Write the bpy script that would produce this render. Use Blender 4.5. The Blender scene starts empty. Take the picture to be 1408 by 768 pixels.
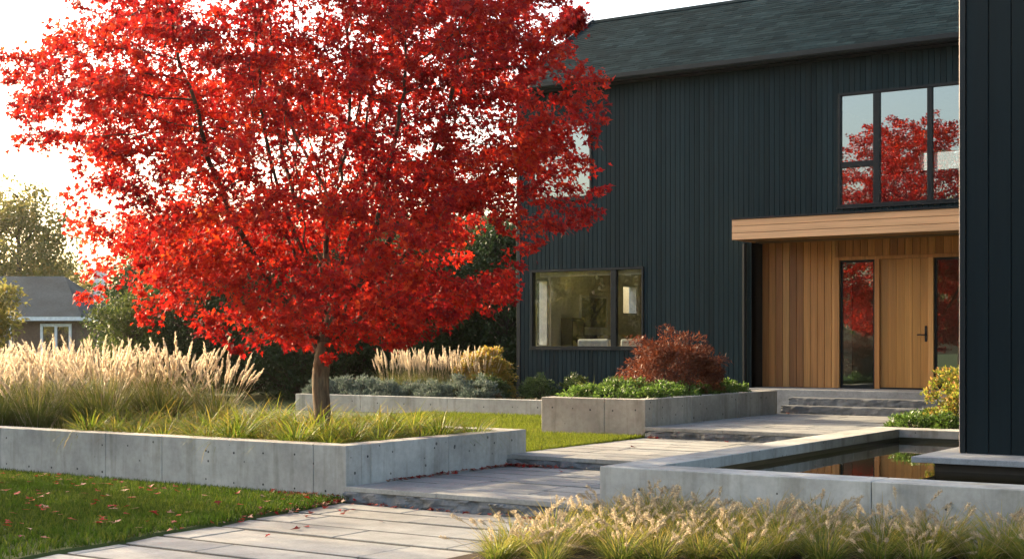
import bpy, math, random
import numpy as np
from math import sin, cos, pi, radians as R, tan, atan2, sqrt

rng = np.random.default_rng(11)
random.seed(5)
S = bpy.context.scene
COL = S.collection
ZUP = np.array([0., 0., 1.])

# ------------------------------------------------------------------ object helpers
WL = {}          # world location of a thing's empty

def link(o, parent=None):
    COL.objects.link(o)
    if parent is not None:
        o.parent = parent
    return o

def tag(o, label=None, cat=None, group=None, kind=None):
    if label: o['label'] = label
    if cat: o['category'] = cat
    if group: o['group'] = group
    if kind: o['kind'] = kind
    return o

def empty(name, loc=(0, 0, 0), label=None, cat=None, group=None):
    o = bpy.data.objects.new(name, None)
    o.location = loc
    o.empty_display_size = .2
    link(o)
    WL[o.name] = np.array(loc, float)
    return tag(o, label, cat, group)

def base_of(o):
    v = np.zeros(3)
    while o is not None:
        v += WL.get(o.name, np.zeros(3))
        o = o.parent
    return v

class MB:
    """collects polygons in world coordinates, then links them as one mesh object"""
    def __init__(s):
        s.v, s.f, s.m = [], [], []
    def poly(s, pts, m=0):
        i = len(s.v)
        s.v += [tuple(p) for p in pts]
        s.f.append(tuple(range(i, i + len(pts))))
        s.m.append(m)
    def add(s, vs, fs, m=0):
        i = len(s.v)
        s.v += [tuple(p) for p in vs]
        for f in fs:
            s.f.append(tuple(i + k for k in f)); s.m.append(m)
    def box(s, x0, x1, y0, y1, z0, z1, m=0):
        vs = [(x0,y0,z0),(x1,y0,z0),(x1,y1,z0),(x0,y1,z0),(x0,y0,z1),(x1,y0,z1),(x1,y1,z1),(x0,y1,z1)]
        s.add(vs, [(0,3,2,1),(4,5,6,7),(0,1,5,4),(1,2,6,5),(2,3,7,6),(3,0,4,7)], m)
    def prism(s, poly, axis, a0, a1, m=0):
        """poly: 2D points in the two other axes (x,y for z; x,z for y; y,z for x)"""
        def P(p, a):
            if axis == 'z': return (p[0], p[1], a)
            if axis == 'y': return (p[0], a, p[1])
            return (a, p[0], p[1])
        n = len(poly)
        vs = [P(p, a0) for p in poly] + [P(p, a1) for p in poly]
        fs = [tuple(range(n))[::-1], tuple(range(n, 2*n))]
        fs += [(i, (i+1) % n, n + (i+1) % n, n + i) for i in range(n)]
        s.add(vs, fs, m)
    def tube(s, pts, rad, sides=8, m=0, cap=True):
        pts = [np.array(p, float) for p in pts]
        n = len(pts)
        if np.isscalar(rad): rad = [rad]*n
        i0 = len(s.v)
        ref = None
        for k in range(n):
            t = pts[min(k+1, n-1)] - pts[max(k-1, 0)]
            t = t/(np.linalg.norm(t)+1e-9)
            if ref is None:
                ref = np.cross(t, (1, 0, 0) if abs(t[0]) < .8 else (0, 1, 0))
            ref = ref - t*np.dot(ref, t); ref /= (np.linalg.norm(ref)+1e-9)
            b = np.cross(t, ref)
            for j in range(sides):
                a = 2*pi*j/sides
                s.v.append(tuple(pts[k] + rad[k]*(cos(a)*ref + sin(a)*b)))
        for k in range(n-1):
            for j in range(sides):
                j2 = (j+1) % sides
                s.f.append((i0+k*sides+j, i0+k*sides+j2, i0+(k+1)*sides+j2, i0+(k+1)*sides+j)); s.m.append(m)
        if cap:
            s.f.append(tuple(i0+j for j in range(sides))[::-1]); s.m.append(m)
            s.f.append(tuple(i0+(n-1)*sides+j for j in range(sides))); s.m.append(m)
    def lathe(s, prof, c, sides=16, m=0):
        """prof: list of (radius, z) ; c: centre (x,y,z)"""
        pts = [np.array((c[0], c[1], c[2]+z)) for r, z in prof]
        i0 = len(s.v)
        for (r, z), p in zip(prof, pts):
            for j in range(sides):
                a = 2*pi*j/sides
                s.v.append((p[0]+r*cos(a), p[1]+r*sin(a), p[2]))
        for k in range(len(prof)-1):
            for j in range(sides):
                j2 = (j+1) % sides
                s.f.append((i0+k*sides+j, i0+k*sides+j2, i0+(k+1)*sides+j2, i0+(k+1)*sides+j)); s.m.append(m)
        s.f.append(tuple(i0+j for j in range(sides))[::-1]); s.m.append(m)
        s.f.append(tuple(i0+(len(prof)-1)*sides+j for j in range(sides))); s.m.append(m)
    def build(s, name, mats, parent=None, bevel=0, smooth=False):
        if not isinstance(mats, (list, tuple)): mats = [mats]
        off = base_of(parent) if parent is not None else np.zeros(3)
        me = bpy.data.meshes.new(name)
        me.from_pydata([tuple(np.array(p) - off) for p in s.v], [], s.f)
        for m in mats: me.materials.append(m)
        me.polygons.foreach_set('material_index', s.m)
        if smooth:
            me.polygons.foreach_set('use_smooth', [True]*len(s.f))
        me.update()
        o = bpy.data.objects.new(name, me)
        if bevel:
            b = o.modifiers.new('bevel', 'BEVEL'); b.width = bevel; b.segments = 2
            b.limit_method = 'ANGLE'; b.angle_limit = R(40)
        return link(o, parent)

def np_mesh(name, V, F_flat, F_sizes, mat, attr=None, smooth=False):
    me = bpy.data.meshes.new(name)
    V = np.ascontiguousarray(V, dtype=np.float32).reshape(-1, 3)
    me.vertices.add(len(V)); me.vertices.foreach_set('co', V.ravel())
    F_flat = np.ascontiguousarray(F_flat, dtype=np.int32); F_sizes = np.ascontiguousarray(F_sizes, dtype=np.int32)
    me.loops.add(len(F_flat)); me.loops.foreach_set('vertex_index', F_flat)
    me.polygons.add(len(F_sizes))
    st = np.zeros(len(F_sizes), np.int32); st[1:] = np.cumsum(F_sizes)[:-1]
    me.polygons.foreach_set('loop_start', st)
    if attr is not None:
        a = me.attributes.new('t', 'FLOAT', 'POINT'); a.data.foreach_set('value', np.ascontiguousarray(attr, np.float32))
    mats = mat if isinstance(mat, (list, tuple)) else [mat]
    for m in mats: me.materials.append(m)
    if smooth:
        me.polygons.foreach_set('use_smooth', np.ones(len(F_sizes), bool))
    me.update(calc_edges=True); me.validate()
    return me

def obj(name, me, parent=None, loc=(0, 0, 0), rz=0, sc=1):
    o = bpy.data.objects.new(name, me)
    o.location = loc; o.rotation_euler = (0, 0, rz)
    o.scale = (sc, sc, sc) if np.isscalar(sc) else sc
    return link(o, parent)

def copy_thing(root, loc, rz=0, sc=1, label=None):
    """a copy of a thing, its parts and their sub-parts"""
    r = root.copy(); COL.objects.link(r)
    r.location = loc; r.rotation_euler = (0, 0, rz); r.scale = (sc, sc, sc) if np.isscalar(sc) else sc
    if label: r['label'] = label
    for ch in list(root.children):
        c = ch.copy(); COL.objects.link(c); c.parent = r
        for g in list(ch.children):
            d = g.copy(); COL.objects.link(d); d.parent = c
    return r

def norm(a):
    return a/(np.linalg.norm(a, axis=-1, keepdims=True)+1e-9)

# leaf templates: x = across, y = towards the tip, z = up
MAPLE = np.array([(0,0,0),(.24,-.12,.05),(.21,.10,.04),(.57,.36,.10),(.2,.47,.02),(0,1,-.14),
                  (-.2,.47,.02),(-.57,.36,.10),(-.21,.10,.04),(-.24,-.12,.05)])
MAPLE_F = [(0,1,2,3,4,5),(0,5,6,7,8,9)]
OVAL = np.array([(0,0,0),(.27,.35,.07),(.2,.72,.04),(0,1,-.08),(-.2,.72,.04),(-.27,.35,.07)])
OVAL_F = [(0,1,2,3),(0,3,4,5)]
DIAM = np.array([(0,0,0),(.3,.45,.06),(0,1,-.05),(-.3,.45,.06)])
DIAM_F = [(0,1,2,3)]
NARROW = np.array([(0,0,0),(.1,.4,.03),(0,1,-.12),(-.1,.4,.03)])

def scatter(T, TF, P, D, N, size):
    """copies of a leaf template at P pointing along D with the face towards N; returns verts, flat faces, sizes"""
    D = norm(D); N = N - D*np.sum(N*D, 1, keepdims=True); N = norm(N)
    X = np.cross(D, N)
    s = np.asarray(size).reshape(-1, 1, 1)
    V = P[:, None, :] + s*(T[None, :, 0:1]*X[:, None, :] + T[None, :, 1:2]*D[:, None, :] + T[None, :, 2:3]*N[:, None, :])
    n, k = len(P), len(T)
    tf = np.concatenate([np.array(f) for f in TF]); sz = np.array([len(f) for f in TF])
    F = (tf[None, :] + (np.arange(n)*k)[:, None]).ravel()
    return V.reshape(-1, 3), F, np.tile(sz, n)

def blades(base, az, lean, curl, length, width, seg=4, point=.12):
    """grass blades: curved ribbons; returns verts, faces, sizes, t"""
    n = len(base)
    t = np.linspace(0, 1, seg+1)
    h = np.stack([np.cos(az), np.sin(az), np.zeros(n)], 1)
    side = np.stack([-np.sin(az), np.cos(az), np.zeros(n)], 1)
    tw = rng.normal(0, .5, n)
    side = norm(side*np.cos(tw)[:, None] + h*np.sin(tw)[:, None])
    V = np.zeros((n, seg+1, 2, 3)); p = base.copy(); prev = 0
    for k in range(seg+1):
        if k:
            phi = lean + curl*((t[k]+t[k-1])/2)
            dl = (length*(t[k]-t[k-1]))[:, None]
            p = p + dl*(np.sin(phi)[:, None]*h + np.cos(phi)[:, None]*ZUP)
        w = (width*(1-t[k]**1.6*(1-point)))[:, None]*.5
        V[:, k, 0] = p - side*w; V[:, k, 1] = p + side*w
    q = []
    for k in range(seg):
        q.append([2*k, 2*k+1, 2*k+3, 2*k+2])
    q = np.array(q).ravel(); kk = 2*(seg+1)
    F = (q[None, :] + (np.arange(n)*kk)[:, None]).ravel()
    return V.reshape(-1, 3), F, np.full(n*seg, 4), np.tile(np.repeat(t, 2), n)

def join(parts):
    Vs, Fs, Ss, Ts, o = [], [], [], [], 0
    for p in parts:
        V, F, s = p[0], p[1], p[2]
        Vs.append(V); Fs.append(F+o); Ss.append(s); Ts.append(p[3] if len(p) > 3 else np.ones(len(V))); o += len(V)
    return np.concatenate(Vs), np.concatenate(Fs), np.concatenate(Ss), np.concatenate(Ts)

# ------------------------------------------------------------------ materials
def new_mat(name):
    m = bpy.data.materials.new(name); m.use_nodes = True
    nt = m.node_tree; nt.nodes.clear()
    out = nt.nodes.new('ShaderNodeOutputMaterial')
    return m, nt, out

def nd(nt, t, **kw):
    n = nt.nodes.new(t)
    for k, v in kw.items(): setattr(n, k, v)
    return n

def ramp(nt, fac, stops):
    r = nd(nt, 'ShaderNodeValToRGB')
    el = r.color_ramp.elements
    while len(el) < len(stops): el.new(.5)
    for e, (p, c) in zip(el, stops):
        e.position = p; e.color = (*c, 1) if len(c) == 3 else c
    nt.links.new(fac, r.inputs[0]); return r.outputs[0]

def noise(nt, vec, scale, detail=4, rough=.55, mapscale=None):
    if mapscale is not None:
        mp = nd(nt, 'ShaderNodeMapping'); mp.inputs['Scale'].default_value = mapscale
        nt.links.new(vec, mp.inputs['Vector']); vec = mp.outputs[0]
    n = nd(nt, 'ShaderNodeTexNoise'); n.inputs['Scale'].default_value = scale
    n.inputs['Detail'].default_value = detail; n.inputs['Roughness'].default_value = rough
    nt.links.new(vec, n.inputs['Vector']); return n.outputs['Fac']

def mixc(nt, f, a, b, mode='MIX'):
    m = nd(nt, 'ShaderNodeMix', data_type='RGBA', blend_type=mode)
    for i, x in ((0, f), (6, a), (7, b)):
        if hasattr(x, 'is_linked') or hasattr(x, 'links'): nt.links.new(x, m.inputs[i])
        else: m.inputs[i].default_value = x if i == 0 else (*x, 1)
    return m.outputs[2]

def mth(nt, op, a, b=None, c=None):
    m = nd(nt, 'ShaderNodeMath', operation=op)
    for i, x in enumerate((a, b, c)):
        if x is None: continue
        if hasattr(x, 'links'): nt.links.new(x, m.inputs[i])
        else: m.inputs[i].default_value = x
    return m.outputs[0]

def bump(nt, h, strength, dist=.01):
    b = nd(nt, 'ShaderNodeBump'); b.inputs['Strength'].default_value = strength; b.inputs['Distance'].default_value = dist
    nt.links.new(h, b.inputs['Height']); return b.outputs[0]

def principled(nt, out, col, rough=.6, nrm=None, spec=.5, metal=0):
    p = nd(nt, 'ShaderNodeBsdfPrincipled')
    if hasattr(col, 'links'): nt.links.new(col, p.inputs['Base Color'])
    else: p.inputs['Base Color'].default_value = (*col, 1)
    if hasattr(rough, 'links'): nt.links.new(rough, p.inputs['Roughness'])
    else: p.inputs['Roughness'].default_value = rough
    p.inputs['Specular IOR Level'].default_value = spec
    p.inputs['Metallic'].default_value = metal
    if nrm is not None: nt.links.new(nrm, p.inputs['Normal'])
    nt.links.new(p.outputs[0], out.inputs[0]); return p

def coords(nt):
    return nd(nt, 'ShaderNodeTexCoord').outputs['Object']
def island(nt):
    return nd(nt, 'ShaderNodeNewGeometry').outputs['Random Per Island']

def M_plain(name, col, rough=.5, spec=.5, metal=0, var=.15, scale=9, bmp=0):
    m, nt, out = new_mat(name)
    n = noise(nt, coords(nt), scale)
    c = ramp(nt, n, [(.3, tuple(x*(1-var) for x in col)), (.7, tuple(min(1, x*(1+var)) for x in col))])
    principled(nt, out, c, rough, bump(nt, n, bmp) if bmp else None, spec, metal); return m

def M_boards(name, tones, grain, rough=.55, bmp=.25, spec=.4, streak=.25, knots=False):
    """boards: one tone per board, grain stretched along the board"""
    m, nt, out = new_mat(name)
    co = coords(nt); isl = island(nt)
    add = nd(nt, 'ShaderNodeVectorMath', operation='ADD')
    cx = nd(nt, 'ShaderNodeCombineXYZ')
    for i in range(3): nt.links.new(mth(nt, 'MULTIPLY', isl, 37.0+i*11), cx.inputs[i])
    nt.links.new(co, add.inputs[0]); nt.links.new(cx.outputs[0], add.inputs[1])
    g = noise(nt, add.outputs[0], 1.0, 6, .6, grain)
    g2 = noise(nt, add.outputs[0], 1.0, 3, .5, tuple(x*.22 for x in grain))
    k = len(tones)
    c = ramp(nt, isl, [(i/(k-1) if k > 1 else 0, t) for i, t in enumerate(tones)])
    dark = ramp(nt, g, [(.3, (1-streak,)*3), (.6, (1, 1, 1))])
    c = mixc(nt, 1.0, c, dark, 'MULTIPLY')
    c = mixc(nt, 1.0, c, ramp(nt, g2, [(.3, (1-streak*.8,)*3), (.7, (1.0,)*3)]), 'MULTIPLY')
    principled(nt, out, c, rough, bump(nt, g, bmp, .004), spec); return m

def M_concrete(name, col, warm=0.0):
    m, nt, out = new_mat(name)
    co = coords(nt)
    n1 = noise(nt, co, 1.3, 6, .6); n2 = noise(nt, co, 14, 5, .65)
    st = noise(nt, co, 1.0, 4, .6, (5.5, 5.5, .55))       # run-off streaks
    a = tuple(x*.70 for x in col); b = tuple(min(1, x*1.2) for x in col)
    c = ramp(nt, n1, [(.32, a), (.68, b)])
    c = mixc(nt, 1.0, c, ramp(nt, n2, [(.25, (.80, .80, .79)), (.6, (1, 1, 1))]), 'MULTIPLY')
    c = mixc(nt, 1.0, c, ramp(nt, st, [(.30, (.68, .67, .63)), (.50, (1, 1, 1))]), 'MULTIPLY')
    vor = nd(nt, 'ShaderNodeTexVoronoi'); vor.inputs['Scale'].default_value = 9
    nt.links.new(co, vor.inputs['Vector'])
    sep = nd(nt, 'ShaderNodeSeparateColor'); nt.links.new(vor.outputs['Color'], sep.inputs[0])
    rad = mth(nt, 'MULTIPLY', mth(nt, 'POWER', sep.outputs[0], 6.0), .17)
    hole = mth(nt, 'LESS_THAN', vor.outputs['Distance'], rad)
    c = mixc(nt, hole, c, tuple(x*.22 for x in col))
    # damp, lichen-dark foot
    sepz = nd(nt, 'ShaderNodeSeparateXYZ'); nt.links.new(co, sepz.inputs[0])
    h = mth(nt, 'SUBTRACT', n2, mth(nt, 'MULTIPLY', hole, .8))
    principled(nt, out, c, .82, bump(nt, h, .25, .006), .3); return m

def M_stone(name, tones, rough=.7, bmp=.3, scale=6, spec=.35):
    m, nt, out = new_mat(name)
    co = coords(nt); isl = island(nt); k = len(tones)
    c = ramp(nt, isl, [(i/(k-1) if k > 1 else 0, t) for i, t in enumerate(tones)])
    n1 = noise(nt, co, scale, 6, .65); n2 = noise(nt, co, scale*9, 4, .6); n3 = noise(nt, co, .9, 3, .5)
    c = mixc(nt, 1.0, c, ramp(nt, n1, [(.3, (.72, .72, .72)), (.62, (1.05, 1.05, 1.05))]), 'MULTIPLY')
    c = mixc(nt, 1.0, c, ramp(nt, n2, [(.3, (.8, .8, .8)), (.6, (1, 1, 1))]), 'MULTIPLY')
    c = mixc(nt, 1.0, c, ramp(nt, n3, [(.35, (.78, .77, .76)), (.6, (1, 1, 1))]), 'MULTIPLY')
    principled(nt, out, c, rough, bump(nt, mth(nt, 'ADD', n1, mth(nt, 'MULTIPLY', n2, .4)), bmp, .008), spec); return m

def M_bark(name, dark, light):
    m, nt, out = new_mat(name)
    co = coords(nt)
    n = noise(nt, co, 1.0, 6, .65, (26, 26, 4)); n2 = noise(nt, co, 3.2, 4, .6)
    c = ramp(nt, n, [(.34, dark), (.62, light)])
    c = mixc(nt, ramp(nt, n2, [(.5, (0, 0, 0)), (.72, (.55, .55, .55))]), c, (.20, .19, .13))
    principled(nt, out, c, .88, bump(nt, n, .9, .02), .15); return m

def M_leaf(name, tones, trans=1.0, tmix=.45, rough=.45, spec=.35, use_t=None, hue_noise=None, by_object=False):
    """leaf: tone per leaf, lets light through"""
    m, nt, out = new_mat(name)
    isl = island(nt); k = len(tones)
    oi = nd(nt, 'ShaderNodeObjectInfo').outputs['Random']
    f = oi if by_object else isl
    if hue_noise:
        n = noise(nt, coords(nt), hue_noise, 2, .5)
        f = mth(nt, 'ADD', mth(nt, 'MULTIPLY', isl, .55), mth(nt, 'MULTIPLY', mth(nt, 'SUBTRACT', n, .28), 1.0))
    c = ramp(nt, f, [(i/(k-1), t) for i, t in enumerate(tones)])
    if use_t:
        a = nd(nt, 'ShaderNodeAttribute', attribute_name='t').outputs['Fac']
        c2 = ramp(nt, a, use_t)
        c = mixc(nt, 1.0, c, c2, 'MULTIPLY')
    hs = nd(nt, 'ShaderNodeHueSaturation'); nt.links.new(c, hs.inputs['Color'])
    nt.links.new(mth(nt, 'ADD', mth(nt, 'MULTIPLY', oi, .42), .78), hs.inputs['Value'])
    c = hs.outputs[0]
    p = nd(nt, 'ShaderNodeBsdfPrincipled'); nt.links.new(c, p.inputs['Base Color'])
    p.inputs['Roughness'].default_value = rough; p.inputs['Specular IOR Level'].default_value = spec
    tr = nd(nt, 'ShaderNodeBsdfTranslucent')
    g = nd(nt, 'ShaderNodeMix', data_type='RGBA', blend_type='MULTIPLY'); g.inputs[0].default_value = 1
    nt.links.new(c, g.inputs[6]); g.inputs[7].default_value = (trans, trans, trans, 1) if np.isscalar(trans) else (*trans, 1)
    nt.links.new(g.outputs[2], tr.inputs[0])
    mx = nd(nt, 'ShaderNodeMixShader'); mx.inputs[0].default_value = tmix
    nt.links.new(p.outputs[0], mx.inputs[1]); nt.links.new(tr.outputs[0], mx.inputs[2])
    nt.links.new(mx.outputs[0], out.inputs[0]); return m

def M_glass(name, refl=.35, tint=(.8, .86, .84)):
    m, nt, out = new_mat(name)
    gl = nd(nt, 'ShaderNodeBsdfGlossy'); gl.inputs['Roughness'].default_value = .0
    gl.inputs['Color'].default_value = (.80, .88, .88, 1)
    tr = nd(nt, 'ShaderNodeBsdfTransparent'); tr.inputs[0].default_value = (*tint, 1)
    lw = nd(nt, 'ShaderNodeFresnel'); lw.inputs[0].default_value = 1.5
    f = mth(nt, 'ADD', lw.outputs[0], refl)
    n = noise(nt, coords(nt), .9, 1, .4)
    nt.links.new(bump(nt, n, .05, .02), gl.inputs['Normal'])
    mx = nd(nt, 'ShaderNodeMixShader'); nt.links.new(mth(nt, 'MINIMUM', f, 1.0), mx.inputs[0])
    nt.links.new(tr.outputs[0], mx.inputs[1]); nt.links.new(gl.outputs[0], mx.inputs[2])
    nt.links.new(mx.outputs[0], out.inputs[0]); return m

def M_water():
    m, nt, out = new_mat('pond water')
    co = coords(nt)
    n = noise(nt, co, 1.0, 3, .5, (1.6, 1.2, 1)); n2 = noise(nt, co, 9, 2, .5)
    h = mth(nt, 'ADD', n, mth(nt, 'MULTIPLY', n2, .12))
    p = principled(nt, out, (.012, .011, .006), .02, bump(nt, h, .10, .02), .5)
    p.inputs['IOR'].default_value = 1.34
    return m

def M_ground(name, c1, c2, scale=3, rough=.95, bmp=.4):
    m, nt, out = new_mat(name)
    co = coords(nt)
    n = noise(nt, co, scale, 6, .65); n2 = noise(nt, co, scale*14, 3, .6)
    c = ramp(nt, mth(nt, 'ADD', mth(nt, 'MULTIPLY', n, .6), mth(nt, 'MULTIPLY', n2, .4)), [(.35, c1), (.65, c2)])
    principled(nt, out, c, rough, bump(nt, n2, bmp, .02), .2); return m

CEDAR = [(.54,.245,.066), (.66,.325,.095), (.39,.165,.045), (.70,.37,.12), (.58,.265,.075), (.33,.14,.042), (.60,.285,.085), (.46,.20,.058), (.29,.12,.038)]
m_black = M_boards('charred black cladding', [(.009,.0255,.0315), (.014,.033,.040), (.0065,.020,.025), (.0105,.0275,.034)], (45, 45, 2.0), .65, .35, .10, .25)
m_blackwide = M_boards('black stained boards', [(.0035,.011,.0135), (.005,.013,.016), (.004,.012,.0145)], (30, 30, 1.4), .6, .3, .16, .2)
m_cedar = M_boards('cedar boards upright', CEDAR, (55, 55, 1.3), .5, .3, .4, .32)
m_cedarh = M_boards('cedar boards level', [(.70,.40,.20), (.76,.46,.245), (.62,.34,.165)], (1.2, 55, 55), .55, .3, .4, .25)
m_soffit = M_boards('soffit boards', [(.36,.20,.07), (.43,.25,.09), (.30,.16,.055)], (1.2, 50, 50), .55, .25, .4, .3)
m_door = M_boards('oak door', [(.47,.225,.052), (.53,.265,.065), (.41,.19,.043), (.50,.245,.058)], (50, 50, 1.0), .42, .2, .5, .28)
m_frame = M_plain('black window frame', (.007, .011, .013), .45, .25)
m_trim = M_plain('black metal trim', (.009, .014, .017), .5, .25)
m_alu = M_plain('bare aluminium corner trim', (.36, .30, .27), .45, .4, .4, .04)
m_concrete = M_concrete('cast concrete', (.408, .402, .368))
m_concretew = M_concrete('buff cast concrete', (.415, .39, .34))
m_hole = M_plain('tie hole', (.03, .03, .03), .9)
m_paver = M_stone('bluestone pavers', [(.295,.30,.28), (.365,.365,.335), (.235,.245,.24), (.33,.33,.305), (.275,.285,.275)], .66, .5, 4)
m_rock = M_stone('split rock face', [(.155,.165,.17), (.18,.19,.195)], .75, .9, 9)
m_stepstone = M_stone('grey step stone', [(.30,.31,.31), (.34,.35,.35)], .65, .3, 7)
m_gravel = M_ground('joint gravel', (.012,.012,.011), (.085,.08,.07), 45)
m_soil = M_ground('mulch', (.018,.012,.008), (.06,.042,.028), 5)
m_lawn = M_ground('lawn earth', (.030,.045,.010), (.055,.075,.018), 2)
m_ground = M_ground('open ground', (.04,.06,.015), (.07,.09,.03), .5)
m_roof = M_stone('slate shingles', [(.007,.016,.021), (.015,.030,.037), (.0045,.012,.016), (.010,.022,.028), (.006,.014,.019)], .95, .3, 3, .015)
m_nroof = M_stone('grey asphalt shingles', [(.055,.07,.075), (.075,.09,.095), (.045,.057,.062)], .95, .4, 12, .02)
m_brick = M_ground('brown brick', (.10,.06,.04), (.17,.11,.075), 10)
m_white = M_plain('white paint', (.75, .74, .71), .5)
m_plaster = M_plain('cream plaster', (.76, .73, .60), .8, .2, 0, .05)
m_floor = M_plain('oak floor', (.30, .20, .12), .5)
m_grey = M_plain('grey fabric', (.30, .31, .32), .9)
m_sofa = M_plain('pale fabric', (.70, .75, .74), .9)
m_dark = M_plain('dark stained wood', (.05, .038, .03), .5)
m_art = M_ground('dark landscape print', (.01,.02,.025), (.08,.10,.09), 3, .6, 0)
m_glass_low = M_glass('clear window glass', .14, (.93, .95, .92))
m_glass_up = M_glass('coated window glass', .31, (.55, .6, .6))
m_glass_door = M_glass('tinted door glass', .22, (.35, .4, .38))
m_water = M_water()
m_bark = M_bark('furrowed grey brown bark', (.060,.040,.027), (.20,.14,.09))
m_limb = M_bark('dark limb bark', (.035,.022,.017), (.085,.06,.045))
m_bark2 = M_plain('dark bark', (.07, .052, .04), .9, .2, 0, .4, 6, .3)

RED = [(.085,.003,.012), (.16,.005,.011), (.25,.008,.010), (.33,.014,.010), (.39,.032,.012), (.43,.080,.016)]
m_red = M_leaf('red maple leaf', RED, (1.7, 1.8, 1.1), .52, .5, .22, None, .8)
m_redfall = M_leaf('fallen leaf', [(.26,.010,.012), (.14,.010,.010), (.34,.02,.016), (.36,.20,.14), (.42,.29,.22), (.20,.02,.018), (.30,.10,.07)], 1, .2, .6, .2)
m_fallobj = M_leaf('single fallen leaf', [(.14,.010,.010), (.28,.010,.012), (.36,.02,.016), (.30,.014,.012), (.34,.17,.12), (.42,.28,.2), (.22,.03,.02), (.40,.03,.02)], 1, .2, .6, .15, by_object=True)
m_jmaple = M_leaf('copper laceleaf', [(.065,.020,.010), (.11,.034,.015), (.17,.060,.024), (.08,.024,.011)], (1.3,1,1), .35, .5, .3)
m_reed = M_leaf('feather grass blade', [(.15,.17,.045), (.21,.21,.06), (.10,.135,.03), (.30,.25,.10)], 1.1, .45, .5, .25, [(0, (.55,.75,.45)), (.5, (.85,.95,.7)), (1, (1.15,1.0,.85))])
m_plume = M_leaf('feather grass plume', [(.62,.52,.37), (.70,.61,.47), (.52,.42,.28)], 1.15, .5, .6, .2)
m_sedge = M_leaf('golden sedge blade', [(.14,.20,.025), (.22,.25,.035), (.085,.15,.02), (.38,.33,.075), (.25,.17,.04)], 1.15, .5, .45, .3, [(0, (.36,.60,.34)), (.4, (.70,.88,.6)), (1, (1.35,1.12,.95))])  # green base, gold tip; base darkened further, shade put into the colour
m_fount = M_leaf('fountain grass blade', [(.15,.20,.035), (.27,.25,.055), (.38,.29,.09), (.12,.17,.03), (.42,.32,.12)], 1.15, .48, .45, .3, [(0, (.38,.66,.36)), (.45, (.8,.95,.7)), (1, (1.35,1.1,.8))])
m_fplume = M_leaf('fountain grass flower', [(.50,.42,.28), (.60,.51,.37), (.42,.34,.22), (.30,.23,.14)], 1.15, .5, .7, .15)
m_lav = M_leaf('blue grey leaf', [(.13,.17,.13), (.18,.22,.18), (.10,.15,.10), (.22,.24,.22)], 1, .3, .6, .2)
m_box = M_leaf('boxwood leaf', [(.045,.08,.018), (.07,.115,.024), (.11,.15,.035), (.035,.06,.015)], 1.1, .3, .4, .4)
m_yel = M_leaf('yellow autumn leaf', [(.36,.27,.04), (.46,.33,.05), (.26,.25,.04), (.48,.24,.07), (.20,.22,.04)], 1.15, .45, .45, .3)
m_yelg = M_leaf('yellow green leaf', [(.20,.24,.03), (.27,.28,.04), (.15,.21,.03), (.33,.26,.05), (.38,.17,.06)], 1.2, .45, .5, .2)
m_gc = M_leaf('bright ground cover leaf', [(.075,.14,.022), (.11,.19,.03), (.055,.105,.02), (.15,.22,.04)], 1.15, .4, .4, .35)
m_brown = M_leaf('bronze ground cover leaf', [(.10,.055,.03), (.15,.09,.04), (.08,.06,.025), (.13,.12,.04)], 1, .35, .5, .3)
m_ever = M_leaf('evergreen leaf', [(.022,.045,.014), (.035,.065,.018), (.05,.085,.022), (.03,.05,.015)], 1.1, .3, .5, .3)
m_bgreen = M_leaf('mid green leaf', [(.06,.10,.02), (.09,.14,.03), (.13,.16,.035), (.05,.08,.02)], 1.15, .42, .5, .3)
m_olive = M_leaf('olive leaf', [(.05,.075,.015), (.075,.10,.02), (.10,.11,.025), (.04,.06,.012)], 1.15, .38, .5, .2)
m_gold = M_leaf('golden olive leaf', [(.16,.16,.04), (.24,.21,.05), (.12,.14,.035), (.30,.22,.06)], 1.2, .48, .5, .3)
m_blade_sunlit = M_leaf('sun tinted lawn blade', [(.10,.13,.014), (.15,.17,.02), (.075,.11,.012), (.22,.20,.04)], 1.25, .5, .7, .08, [(0, (.6,.7,.5)), (1, (1.1,1.1,1.0))], .8)  # lighter, yellower copy of the lawn blade; sunlight put into its colour
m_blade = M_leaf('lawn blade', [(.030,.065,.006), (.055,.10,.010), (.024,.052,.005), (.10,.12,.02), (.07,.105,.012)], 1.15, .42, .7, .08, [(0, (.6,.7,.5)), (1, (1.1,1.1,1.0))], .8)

# ------------------------------------------------------------------ levels of the place (metres)
Z1, Z2, Z3, ZP = .165, .30, .45, .83        # three path levels and the porch
XL, XR = -9.64, -6.72                       # path between the planters and the pond

# ground, lawns
mb = MB(); mb.poly([(-190,-150,-.04),(150,-150,-.04),(150,190,-.04),(-190,190,-.04)])
tag(mb.build('ground', m_ground), kind='structure')
edge = lambda y: -9.62 + .119*(11.2 - y)
mb = MB()
ys = np.linspace(2, 11.22, 24)
for a, b in zip(ys[:-1], ys[1:]):
    mb.poly([(-30,a,.028),(edge(a)+.03*sin(a*5),a,.022),(edge(b)+.03*sin(b*5),b,.022),(-30,b,.028)])
    mb.poly([(edge(a)+.03*sin(a*5),a,.022),(edge(a)+.03*sin(a*5)+.05,a,-.012),(edge(b)+.03*sin(b*5)+.05,b,-.012),(edge(b)+.03*sin(b*5),b,.022)])
tag(mb.build('front_lawn', m_lawn), kind='structure')
mb = MB()
mb.poly([(-80,14.9,.28),(-9.66,14.6,.27),(-9.66,17.7,.28),(-11.4,21.3,.33),(-11.4,60,.38),(-80,60,.38)])
mb.poly([(-80,14.2,-.04),(-9.66,14.58,-.04),(-9.66,14.6,.27),(-80,14.9,.28)])
mb.poly([(-9.66,14.6,-.04),(-9.66,17.7,-.04),(-9.66,17.7,.28),(-9.66,14.6,.27)])
mb.poly([(-11.4,30,.37),(30,30,.37),(30,60,.38),(-11.4,60,.38)])
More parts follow.
